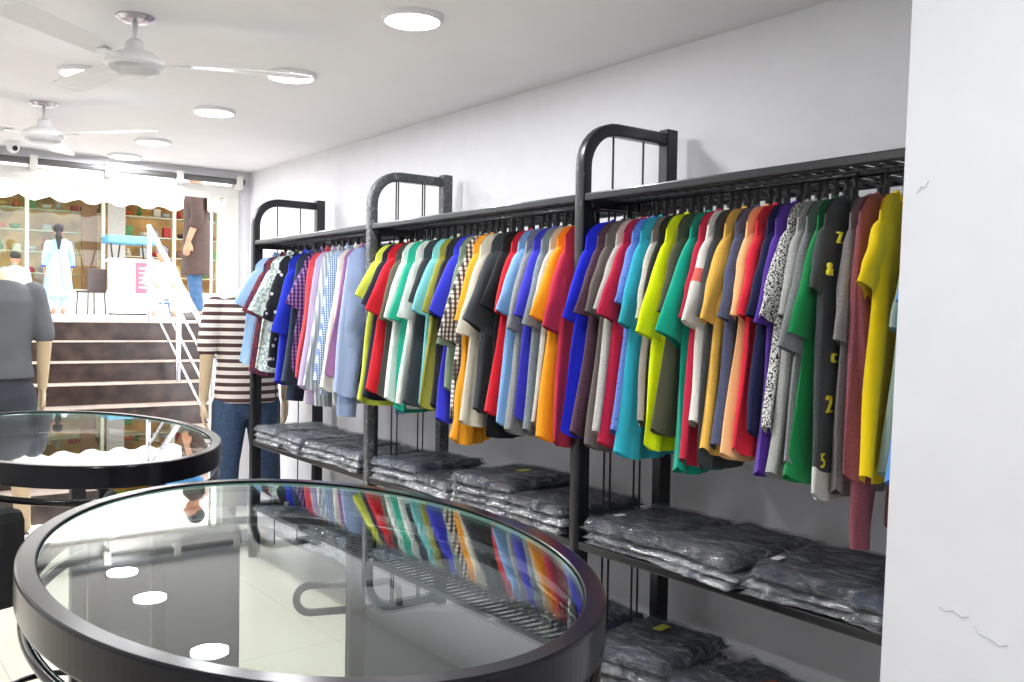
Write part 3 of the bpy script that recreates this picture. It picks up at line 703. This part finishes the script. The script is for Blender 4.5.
# (front shoulder y, description, material args, options)
W = (232, 232, 230)
def C(rgb, *a, **k): return cloth(rgb, *a, **k)
B3 = [(2.266, 'royal blue tee', C((34, 44, 214)), {}),
 (2.213, 'speckled plum tee', C((84, 58, 72), 'speckle', (40, 26, 36)), dict(L=.70)),
 (2.171, 'taupe brown tee', C((104, 96, 92)), dict(L=.73)),
 (2.125, 'pale grey tee', C((186, 184, 178), 'heather'), dict(L=.71, slen=.2)),
 (2.094, 'crimson tee', C((186, 34, 66)), dict(L=.74)),
 (2.058, 'speckled periwinkle tee', C((104, 136, 214), 'speckle', (50, 66, 140)), dict(L=.70, slen=.2)),
 (2.021, 'turquoise tee', C((48, 172, 196)), dict(L=.77, slen=.25)),
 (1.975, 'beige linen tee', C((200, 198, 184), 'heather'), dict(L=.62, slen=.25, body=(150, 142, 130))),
 (1.945, 'black tee', C((34, 36, 38)), dict(L=.71)),
 (1.917, 'neon yellow tee', C((222, 240, 10)), dict(L=.745, slen=.27)),
 (1.872, 'dark olive tee', C((84, 84, 66)), dict(L=.65)),
 (1.825, 'teal green tee', C((14, 166, 138)), dict(L=.80, slen=.30, spread=.42)),
 (1.787, 'deep red tee', C((190, 36, 66)), dict(L=.77, slen=.2)),
 (1.760, 'white tee with a coral chest band', C((232, 228, 220)), dict(L=.55, slen=.29, band=True)),
 (1.733, 'charcoal tee', C((62, 66, 70)), dict(L=.79, slen=.2)),
 (1.699, 'mustard yellow tee', C((236, 186, 84), 'speckle', (220, 160, 60)), dict(L=.74, slen=.27)),
 (1.659, 'slate indigo tee', C((84, 88, 116), 'heather'), dict(L=.73, slen=.26)),
 (1.622, 'peach tee with small dark marks', C((246, 196, 138)), dict(L=.76, slen=.25, marks=True)),
 (1.590, 'coral red tee', C((226, 44, 66)), dict(L=.755, slen=.26)),
 (1.555, 'navy tee', C((30, 34, 72)), dict(L=.70, slen=.2)),
 (1.528, 'purple tee', C((88, 52, 158)), dict(L=.79, slen=.29)),
 (1.494, 'black and white patterned tee', C((222, 222, 218), 'floral', (36, 36, 38), 6.0), dict(L=.6, slen=.29)),
 (1.464, 'light heather grey tee', C((172, 174, 170), 'heather'), dict(L=.785, slen=.28)),
 (1.436, 'mid grey tee', C((124, 128, 130), 'heather'), dict(L=.72, slen=.33)),
 (1.405, 'leaf green tee', C((28, 134, 74)), dict(L=.79, slen=.31, spread=.40)),
 (1.368, 'charcoal tee with yellow figures and pale hem', C((66, 70, 72), 'heather'), dict(digits=True, dx=-.022)),
 (1.322, 'stone grey tee', C((132, 128, 128), 'heather'), dict(dx=.012)),
 (1.288, 'mauve long-sleeved top', C((148, 84, 96), 'heather'), dict(long=True, dx=.0)),
 (1.240, 'bright yellow tee', C((240, 208, 18)), dict(spread=.52, dx=.005)),
 (1.185, 'sage grey tee', C((154, 172, 160)), dict(dx=.05)),
 (1.150, 'sky blue tee', C((86, 148, 222)), dict(L=.76, slen=.26, spread=.44)),
 (1.115, 'white tee', C((228, 228, 226)), dict(L=.74))]
B2 = [(3.671, 'lime yellow tee', C((206, 216, 80)), dict(spread=.45, slen=.23)),
 (3.610, 'dark navy tee', C((34, 38, 56)), dict(L=.73)),
 (3.554, 'bright red tee', C((216, 38, 50)), dict(spread=.45, slen=.25, L=.6)),
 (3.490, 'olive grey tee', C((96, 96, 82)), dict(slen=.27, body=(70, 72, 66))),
 (3.435, 'white tee with an aqua hem', C((230, 232, 228)), dict(slen=.22)),
 (3.385, 'sea green tee', C((40, 170, 140)), dict(slen=.27, L=.78)),
 (3.325, 'white tee with green marks', C((226, 228, 220), 'vstripes', (196, 214, 204), .5), dict(slen=.27)),
 (3.265, 'charcoal tee', C((58, 62, 66)), dict(slen=.22, spread=.40)),
 (3.195, 'pale aqua tee', C((128, 206, 214)), dict(slen=.26)),
 (3.145, 'speckled olive tee', C((150, 150, 62), 'speckle', (96, 90, 40), 1.4), dict(slen=.2, L=.75)),
 (3.100, 'black tee', C((42, 42, 42)), dict(slen=.2, L=.70)),
 (3.042, 'royal blue tee', C((58, 62, 206)), dict(slen=.27, spread=.46, L=.78)),
 (2.995, 'sage green tee with deep sleeves', C((124, 142, 118)), dict(slen=.35, spread=.30, L=.6)),
 (2.955, 'black and white plaid shirt', C((226, 222, 214), 'check', (90, 84, 80), 2.2), dict(slen=.31, L=.77)),
 (2.912, 'orange top with frilled ends', C((242, 164, 40)), dict(hem_w=.08, frill=True)),
 (2.862, 'cream tee', C((226, 218, 196)), dict(slen=.33, L=.76)),
 (2.795, 'dark slate tee', C((70, 74, 78)), dict(slen=.33, spread=.46, L=.6)),
 (2.727, 'black tee with a long body', C((28, 30, 33)), dict(slen=.26, spread=.4, L=.80)),
 (2.672, 'scarlet tee', C((212, 30, 44)), dict(slen=.27, spread=.34, L=.72)),
 (2.632, 'light blue tee', C((134, 180, 232)), dict(slen=.26, spread=.44, L=.76)),
 (2.585, 'heather grey tee', C((150, 152, 150), 'heather'), dict(slen=.31, spread=.38, L=.79)),
 (2.540, 'cobalt blue tee', C((66, 66, 206)), dict(slen=.27, L=.75)),
 (2.500, 'blue-grey tee', C((130, 140, 150), 'heather'), dict(slen=.30, spread=.38, L=.78)),
 (2.455, 'pale heather tee', C((196, 194, 184), 'heather'), dict(slen=.25, L=.72)),
 (2.415, 'amber orange tee', C((246, 160, 32)), dict(slen=.29, spread=.40, L=.80)),
 (2.373, 'rose red tee', C((206, 52, 80)), dict(slen=.30, spread=.34, L=.81))]
B1 = [(5.060, 'sky blue short-sleeved shirt', C((150, 184, 222)), dict(spread=.5, L=.66)),
 (4.935, 'red paisley shirt', C((122, 52, 54), 'floral', (44, 42, 74), 2.4), dict(spread=.45, slen=.26, L=.74)),
 (4.845, 'white and teal floral shirt', C((212, 222, 218), 'floral', (150, 168, 168), 1.8), dict(spread=.45, slen=.27, L=.6)),
 (4.730, 'black shirt with white sprigs', C((32, 34, 38), 'print', (190, 192, 190), 1.2), dict(slen=.29, L=.72)),
 (4.610, 'bright royal blue shirt', C((34, 52, 190)), dict(slen=.3, L=.78)),
 (4.512, 'dark slate long-sleeved shirt', C((54, 66, 84)), dict(long=True, ls=.56)),
 (4.410, 'purple plaid shirt', C((62, 44, 104), 'check', (150, 112, 160), 2.0), dict(slen=.27, spread=.44, L=.6)),
 (4.350, 'salmon red long-sleeved shirt', C((212, 76, 84)), dict(long=True, ls=.55)),
 (4.285, 'lavender long-sleeved shirt', C((190, 174, 206)), dict(long=True, ls=.58)),
 (4.215, 'pale grey pinstriped shirt', C((214, 218, 220), 'vstripes', (160, 168, 172), 1), dict(long=True, ls=.6)),
 (4.125, 'blue gingham shirt', C((226, 232, 240), 'check', (130, 160, 205), 3.6), dict(long=True, ls=.55)),
 (4.035, 'cream white long-sleeved shirt', C((222, 222, 210)), dict(long=True, ls=.58)),
 (3.975, 'mauve long-sleeved shirt', C((164, 116, 156)), dict(long=True, ls=.52)),
 (3.890, 'powder blue long-sleeved shirt', C((164, 182, 224)), dict(long=True, dx=-.02)),
 (3.830, 'navy long-sleeved shirt', C((44, 50, 66)), dict(long=True, dx=.07))]
# measured (body length, short sleeve length) of every garment, far to near
LEN = {3: [(0.712, 0.259), (0.706, 0.239), (0.742, 0.239), (0.69, 0.232), (0.729, 0.257), (0.682, 0.207), (0.749, 0.275), (0.649, 0.262), (0.692, 0.249), (0.715, 0.306), (0.666, 0.237), (0.765, 0.312), (0.731, 0.253), (0.543, 0.273), (0.74, 0.253), (0.695, 0.258), (0.676, 0.252), (0.698, 0.243), (0.688, 0.243), (0.629, 0.242), (0.728, 0.261), (0.571, 0.255), (0.726, 0.249), (0.69, 0.331), (0.725, 0.291), (0.76, 0.183), (0.746, 0.297), (0.85, 0.276), (0.698, 0.185), (0.696, 0.274), (0.695, 0.231), (0.688, 0.249)],
 2: [(0.731, 0.195), (0.704, 0.222), (0.669, 0.258), (0.685, 0.275), (0.702, 0.274), (0.73, 0.273), (0.717, 0.264), (0.699, 0.205), (0.697, 0.246), (0.708, 0.246), (0.692, 0.253), (0.741, 0.265), (0.606, 0.363), (0.736, 0.346), (0.81, 0.275), (0.73, 0.32), (0.683, 0.304), (0.769, 0.235), (0.692, 0.242), (0.72, 0.242), (0.742, 0.299), (0.693, 0.256), (0.733, 0.283), (0.701, 0.227), (0.746, 0.275), (0.757, 0.291)],
 1: [(0.424, 0.237), (0.673, 0.27), (0.645, 0.27), (0.549, 0.291), (0.699, 0.354), (0.759, 0), (0.459, 0.234), (0.696, 0), (0.76, 0), (0.759, 0), (0.699, 0), (0.739, 0), (0.655, 0), (0.778, 0), (0.686, 0)]}
rackname = {1: 'farthest rack', 2: 'middle rack', 3: 'nearest rack'}
def glyph(par, txt, size, loc, rz, m, nm='printed_figure'):
    cu = bpy.data.curves.new('g', 'FONT'); cu.body = txt; cu.size = size; cu.extrude = .004; cu.align_x = 'CENTER'
    to = bpy.data.objects.new('g', cu); COL.objects.link(to); dg = bpy.context.evaluated_depsgraph_get()
    me = bpy.data.meshes.new_from_object(to.evaluated_get(dg)); bpy.data.objects.remove(to)
    me.materials.append(m); o = bpy.data.objects.new(nm, me); COL.objects.link(o); o.parent = par
    o.location = loc; o.rotation_euler = (R(90), 0, rz); return o
M_yel = mat('yellow_print', (226, 216, 50), .8); M_dkprint = mat('dark_print', (30, 30, 34), .8); M_coral = mat('coral_print', (232, 110, 98), .9)
def build_bay(bay, lst, z0):
    n = len(lst)
    for i, (yf, desc, m, op) in enumerate(lst):
        rs = random.Random(bay*100+i)
        first = max(0, 1-i/4)
        yaw = R(9-17*first)+R(rs.uniform(-3, 3))
        xc = XR+.165+op.get('dx', 0)
        yc = yf+.17*math.sin(yaw)        # hanger centre lies nearer the camera than the front shoulder
        dress = (bay == 1)
        prev = lst[i-1][1] if i else None; nxt = lst[i+1][1] if i+1 < n else None
        short = lambda s: ' '.join(s.split()[:2])
        if prev and nxt: lab = '%s between the %s and %s ones, %s' % (desc, short(prev), short(nxt), rackname[bay])
        elif nxt: lab = '%s hanging first at the far post of the %s' % (desc, rackname[bay])
        else: lab = '%s hanging last at the near post of the %s' % (desc, rackname[bay])
        ws = lab.split()
        if len(ws) > 16:
            lab = '%s beside the %s one, %s' % (desc, short(nxt or prev), rackname[bay])
        t = thing('dress_shirt' if dress else 't_shirt', lab, 'shirt', (xc, yc, z0), yaw, 'shirts hanging on the '+rackname[bay])
        k = dict(L=.74)
        k.update({a: v for a, v in op.items() if a in ('spread', 'long', 'hem_w')})
        k['spread'] = .30+(k.get('spread', .36)-.36)*1.0
        k['L'] = max(LEN[bay][i][0], .62); k['slen'] = LEN[bay][i][1]
        if op.get('long'):
            k['ls'] = LEN[bay][i][0]-.085; k['L'] = min(.70, LEN[bay][i][0]-.03)
            if not dress: k['ls'] = .77
        k['L'] *= 1+rs.uniform(-.008, .008)
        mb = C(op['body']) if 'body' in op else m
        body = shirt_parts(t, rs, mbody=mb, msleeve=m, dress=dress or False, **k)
        if op.get('band'):
            for q in (-1,):
                sl2 = [c for c in t.children if c.name.startswith('sleeve')][0]
                sl2.data.materials.append(M_coral)
                for p in sl2.data.polygons:
                    zc = p.center.z
                    if -.235 < zc+.35*(p.center.x+.2) < -.19: p.material_index = 1
        if op.get('marks'):
            for (x, z) in ((-.15, -.09), (-.17, -.20), (-.21, -.29)):
                obj('printed_mark', box(BM(), x-.009, x+.009, -.037, -.030, z-.007, z+.006, .001), M_dkprint, t)
        if op.get('digits'):
            for (g, x, z, s) in (('Z', -.15, -.13, .04), ('&', -.20, -.21, .045), ('c', -.165, -.42, .05), ('2', -.185, -.54, .06), ('5', -.215, -.67, .05)):
                glyph(t, g, s, (x, -.030, z), 0, M_yel)
            body.data.materials.append(mat('pale_hem', (214, 214, 206), .9))
            for p in body.data.polygons:
                if p.center.z < -k['L']+.085: p.material_index = 1
            # round pale under-layer below the hem
        if op.get('frill'):
            bb = [c for c in t.children if c.name.startswith('body')][0]
            me = bb.data
            for v in me.vertices:
                if v.co.z < -.3: v.co.y += .008*math.sin(v.co.x*220)
        hanger((xc, yc, z0), yaw, 'black plastic hanger carrying the %s, %s' % (desc, rackname[bay]))
build_bay(3, B3, ZRAIL-.080); build_bay(2, B2, ZRAIL-.080); build_bay(1, B1, ZRAIL-.083)

# ------------------------------------------------------------------ folded jeans in clear bags
M_den = [mat('dark_denim_1', (40, 52, 74), .8, var=.25, bump=.3, scale=60), mat('dark_denim_2', (44, 48, 56), .8, var=.25, bump=.3, scale=60), mat('dark_denim_3', (30, 36, 52), .8, var=.25, bump=.3, scale=60), mat('dark_denim_4', (52, 60, 74), .8, var=.2, bump=.3, scale=60)]
M_tagw = mat('white_sticker', (225, 225, 228), .5); M_tagy = mat('yellow_print_label', (196, 200, 84), .6)
def slab(bm, lx, ly, h, rs, wr, edge=.5, base=0.0):
    nx, ny = 22, 18; sd = Vector((rs.uniform(0, 90), rs.uniform(0, 90), 0)); T = []; B_ = []
    for i in range(nx+1):
        a = []; c = []
        for j in range(ny+1):
            u = 2*i/nx-1; v = 2*j/ny-1
            x = u*lx/2; y = v*ly/2
            e = min(1, (1-max(abs(u), abs(v)))*6); e = math.sqrt(max(0, 1-(1-e)**2))
            nn = mnoise.noise(sd+Vector((x*9, y*9, 0))); n2 = mnoise.noise(sd+Vector((x*28, y*16, 3)))
            x += wr*1.5*mnoise.noise(sd+Vector((u*2, v*5, 9)))*(abs(u) > .8); y += wr*1.2*mnoise.noise(sd+Vector((u*5, v*2, 19)))*(abs(v) > .8)
            zt = base+h*(.35+.65*e)+wr*(nn*.9+n2*.45)*(.3+.7*e)
            a.append(bm.verts.new((x, y, zt))); c.append(bm.verts.new((x, y, min(base+h*.28*(1-e), zt-.001))))
        T.append(a); B_.append(c)
    for i in range(nx):
        for j in range(ny):
            bm.faces.new((T[i][j], T[i+1][j], T[i+1][j+1], T[i][j+1])); bm.faces.new((B_[i][j], B_[i][j+1], B_[i+1][j+1], B_[i+1][j]))
    for i in range(nx):
        bm.faces.new((T[i][0], B_[i][0], B_[i+1][0], T[i+1][0])); bm.faces.new((T[i][ny], T[i+1][ny], B_[i+1][ny], B_[i][ny]))
    for j in range(ny):
        bm.faces.new((T[0][j], T[0][j+1], B_[0][j+1], B_[0][j])); bm.faces.new((T[nx][j], B_[nx][j], B_[nx][j+1], T[nx][j+1]))
def pack(x, y, z, rz, lab, grp, seed, mi=None, sticker=None, lx=.40, ly=.34, h=.034, low=False):
    rs = random.Random(seed)
    t = thing('folded_jeans', lab, 'jeans', (x, y, z), rz, grp)
    b = BM(); slab(b, lx-.018, ly-.018, h-.004, rs, .007, base=.001); obj('folded_denim', b, M_den[rs.randrange(4) if mi is None else mi], t, smooth=True)
    b = BM(); rs2 = random.Random(seed); slab(b, lx, ly, h+.002, rs2, .0105, base=0); obj('clear_bag', b, M_film2 if low else M_film, t, smooth=True)
    if sticker is not None:
        sx, sy, m, s = sticker; zz = h+.006
        b = BM(); box(b, sx-s, sx+s, sy-s*.55, sy+s*.55, zz, zz+.002); obj('label_sticker', b, m, t)
    return t
POSN = {1: ['only one'], 2: ['lowest', 'top'], 3: ['lowest', 'middle', 'top'], 4: ['lowest', 'second lowest', 'second highest', 'top']}
def pile(x, y, z, nn, where, shelf, seed, rz=0, h=.034, top_h=None, sticker=None, mis=None, ly=.34):
    rs = random.Random(seed*7); zz = z
    for i in range(nn):
        last = i == nn-1; hh = top_h if (last and top_h) else h
        lab = 'bagged jeans, %s of pile %s, %s' % (POSN[nn][i], where, shelf)
        pack(x-.014+rs.uniform(-.010, .008), y+rs.uniform(-.012, .012), zz, rz+R(rs.uniform(-5, 5)), lab, 'bagged jeans on the '+shelf, seed*10+i, mi=None if mis is None else mis[i], sticker=sticker if last else None, h=hh, ly=ly, low=not last)
        zz += hh*.97
zt = ZSH+.003
pile(2.205, 2.085, zt, 3, 'at its far post', 'nearest rack shelf', 31, R(4), .022, .048, (-.10, .09, M_tagw, .018), [3, 0, 2])
pile(2.195, 1.775, zt, 3, 'second from its far post', 'nearest rack shelf', 32, R(-3), .022, .052, None, [0, 3, 1])
pile(2.200, 1.445, zt, 3, 'third from its far post', 'nearest rack shelf', 33, R(6), .022, .052, (-.12, .12, M_tagw, .020), [3, 0, 2])
pile(2.200, 1.125, zt, 3, 'next to the white pillar', 'nearest rack shelf', 34, R(-4), .022, .044, None, [1, 3, 0])
pile(2.205, 3.520, zt, 3, 'at its wrapped post', 'middle rack shelf', 21, R(3), .030, .040, None, [3, 0, 0])
pile(2.205, 3.190, zt, 2, 'second from its wrapped post', 'middle rack shelf', 22, R(-2), .036, .036, None, [3, 1])
pile(2.190, 2.860, zt, 4, 'third from its wrapped post', 'middle rack shelf', 23, R(5), .030, .045, (.02, -.02, M_tagy, .026), [3, 3, 3, 2])
pile(2.200, 2.520, zt, 3, 'fourth from its wrapped post', 'middle rack shelf', 24, R(-3), .030, .036, None, [1, 0, 2])
pile(2.205, 4.900, zt, 3, 'at its far post', 'farthest rack shelf', 11, R(3), .030, .036, None, [3, 0, 3])
pile(2.205, 4.560, zt, 3, 'second from its far post', 'farthest rack shelf', 12, R(-4), .028, .036, None, [0, 0, 3])
pile(2.205, 4.230, zt, 3, 'third from its far post', 'farthest rack shelf', 13, R(3), .026, .034, None, [3, 0, 2])
pile(2.205, 3.930, zt, 3, 'next to the wrapped post', 'farthest rack shelf', 14, R(-3), .026, .032, None, [0, 2, 3], .28)
zt = ZLO+.003
for i, (y, w_) in enumerate(((3.53, 'at its wrapped post'), (3.18, 'second from its wrapped post'), (2.84, 'third from its wrapped post'), (2.50, 'at its near post'))):
    pile(2.205, y, zt, 4, w_, 'middle rack bottom shelf', 51+i, R((4, -6, 7, -3)[i]), .034, .045, None, [0, 3, 2, i % 3])
for i, (y, w_) in enumerate(((4.90, 'at its far post'), (4.56, 'second from its far post'), (4.22, 'third from its far post'), (3.93, 'next to the wrapped post'))):
    pile(2.205, y, zt, 3, w_, 'farthest rack bottom shelf', 61+i, R((4, -6, 7, -3)[i]), .034, .045, None, [0, 3, i % 3], ly=.30)
pile(2.205, 2.095, zt, 4, 'at its far post', 'nearest rack bottom shelf', 41, R(8), .034, .05, (.08, .03, M_tagy, .03), [0, 3, 3, 2])
pile(2.205, 1.765, zt, 3, 'second from its far post', 'nearest rack bottom shelf', 42, R(-12), .034, .05, (.05, -.06, mat('orange_patch', (150, 84, 56), .6), .03), [0, 3, 2])
pile(2.205, 1.435, zt, 3, 'third from its far post', 'nearest rack bottom shelf', 43, R(-8), .030, .045, None, [0, 3, 2])

# ------------------------------------------------------------------ oval glass tables
ZTB = 1.042
def oval(cx, cy, a, b_, z, n=96, rot=0, sq=1.0):
    out = []
    for k in range(n):
        t = 2*PI*k/n; c, s = math.cos(t), math.sin(t)
        x = b_*math.copysign(abs(c)**sq, c); y = a*math.copysign(abs(s)**sq, s)
        out.append(Vector((cx+x*math.cos(rot)-y*math.sin(rot), cy+x*math.sin(rot)+y*math.cos(rot), z)))
    return out
def oval_table(label, cx, cy, a, b_, rot, legs, shelf=True):
    t = thing('glass_table', label, 'table', (cx, cy, 0), rot, 'oval glass-topped display tables')
    rr = []
    # rim: closed ring with rounded-rect section, swept round the oval
    b = BM(); secs = []
    for (off, z) in ((-.027, -.004), (-.027, .0), (-.025, .0015), (-.003, .0015), (0, .0), (.0012, -.003), (.0012, -.048), (0, -.051), (-.003, -.052), (-.024, -.052), (-.027, -.046), (-.027, -.014)):
        secs.append(oval(0, 0, a+off, b_+off, ZTB+z, 220))
    n = len(secs[0]); vs = [[b.verts.new(p) for p in s] for s in secs]
    for i in range(len(vs)):
        A, B_ = vs[i], vs[(i+1) % len(vs)]
        for k in range(n): b.faces.new((A[k], A[(k+1) % n], B_[(k+1) % n], B_[k]))
    obj('rim', b, M_rim, t)
    b = BM(); rings(b, [oval(0, 0, a-.029, b_-.029, ZTB-.010, 160), oval(0, 0, a-.029, b_-.029, ZTB-.003, 160)])
    gl = obj('glass_top', b, [M_glass, M_glassedge], t)
    for p in gl.data.polygons:
        if abs(p.normal.z) < .5: p.material_index = 1
    b = BM(); tube(b, oval(0, 0, a-.012, b_-.012, ZTB-.085), .0085, 8, closed=True); obj('hoop', b, M_rim, t, smooth=True)
    for (lx, ly) in legs:
        b = BM(); box(b, lx-.016, lx+.016, ly-.016, ly+.016, 0, ZTB-.045, .003); obj('leg', b, M_black, t)
    b = BM(); tube(b, oval(0, 0, a*.55, b_*.55, .22), .010, 8, closed=True); obj('foot_ring', b, M_rim, t, smooth=True)
    return t
oval_table('oval glass table nearest the camera with a thick black rim', .602, 1.345, .604, .386, R(-6), [(-.24, .36), (.24, .36), (-.24, -.36), (.24, -.36)])
oval_table('oval glass table farther back in front of the striped mannequin', .595, 2.905, .675, .370, R(1), [(-.085, -.47), (.10, -.49), (.20, .42), (-.215, .40)])

# things under the tables
bg_ = thing('handbag', 'black bag hanging under the rim of the farther glass table', 'bag', (.30, 2.42, .70), R(20))
b = BM(); box(b, -.13, .10, -.05, .05, 0, .235, .03); obj('bag_body', b, mat('black_fabric', (24, 24, 27), .85, var=.1, bump=.3, scale=60), bg_, smooth=False)
b = BM(); tube(b, [(-.07, 0, .22), (-.06, 0, .255), (-.03, 0, .268), (.0, 0, .268), (.03, 0, .255), (.04, 0, .22)], .007, 6); obj('strap', b, M_plastic, bg_)

cb_ = thing('carton', 'tall grey carton on the floor under the farther glass table', 'box', (.83, 2.83, 0), R(-13.5))
M_cart = mat('grey_carton', (70, 70, 76), .7, var=.06, scale=5)
obj('box_body', box(BM(), -.20, .20, -.25, .25, 0, .78, .004), M_cart, cb_)
obj('lid_flap', box(BM(), -.203, .203, -.253, .253, .755, .785, .003), mat('grey_carton_lid', (84, 84, 90), .7), cb_)
cols = [('white', (226, 230, 232)), ('dark', (40, 44, 60)), ('blue', (70, 150, 214)), ('lime', (180, 210, 70)), ('orange', (226, 150, 60))]
SPOT = [(-.04, 0, 0), (-.04, 0, 1), (.07, .02, 2), (-.06, -.01, 2), (-.10, 0, 3)]
for i, (cn, c) in enumerate(cols):
    dx, dy, lv = SPOT[i]
    b = BM(); slab(b, (.26, .24, .13, .12, .11)[i], .22, .034, random.Random(900+i), .004)
    o = obj('folded_shirt', b, cloth(c), smooth=True); o.location = (.83+dx, 2.83+dy, .786+.036*lv); o.rotation_euler = (0, 0, R(i*5-20))
    tag(o, 'folded %s shirt in the small heap on the tall grey carton' % cn, 'shirt', 'folded shirts on the grey carton')

# low grey storage box with a looped tube handle, behind the nearer table
sb = thing('storage_box', 'low grey box with a looped tube handle behind the nearer glass table', 'box', (1.365, 2.03, 0), R(-25.6))
obj('box_body', box(BM(), -.25, .25, -.20, .20, 0, .70, .006), M_cart, sb)
obj('lid', box(BM(), -.255, .255, -.205, .205, .685, .705, .004), MATS['grey_carton_lid'], sb)
b = BM(); pts = [(-.235, -.21, .70)]+[(-.38-.032*math.sin(R(a)), -.21, .732+.032*math.cos(R(a))*1) for a in range(180, -1, -20)]+[(-.235, -.21, .764), (-.215, -.20, .76), (-.215, -.15, .70)]
tube(b, [(-.235, -.195, .700)]+pts[1:-2]+[(-.20, -.195, .764), (-.175, -.195, .745), (-.17, -.195, .70)], .009, 10)
obj('handle', b, M_plastic, sb, smooth=True)
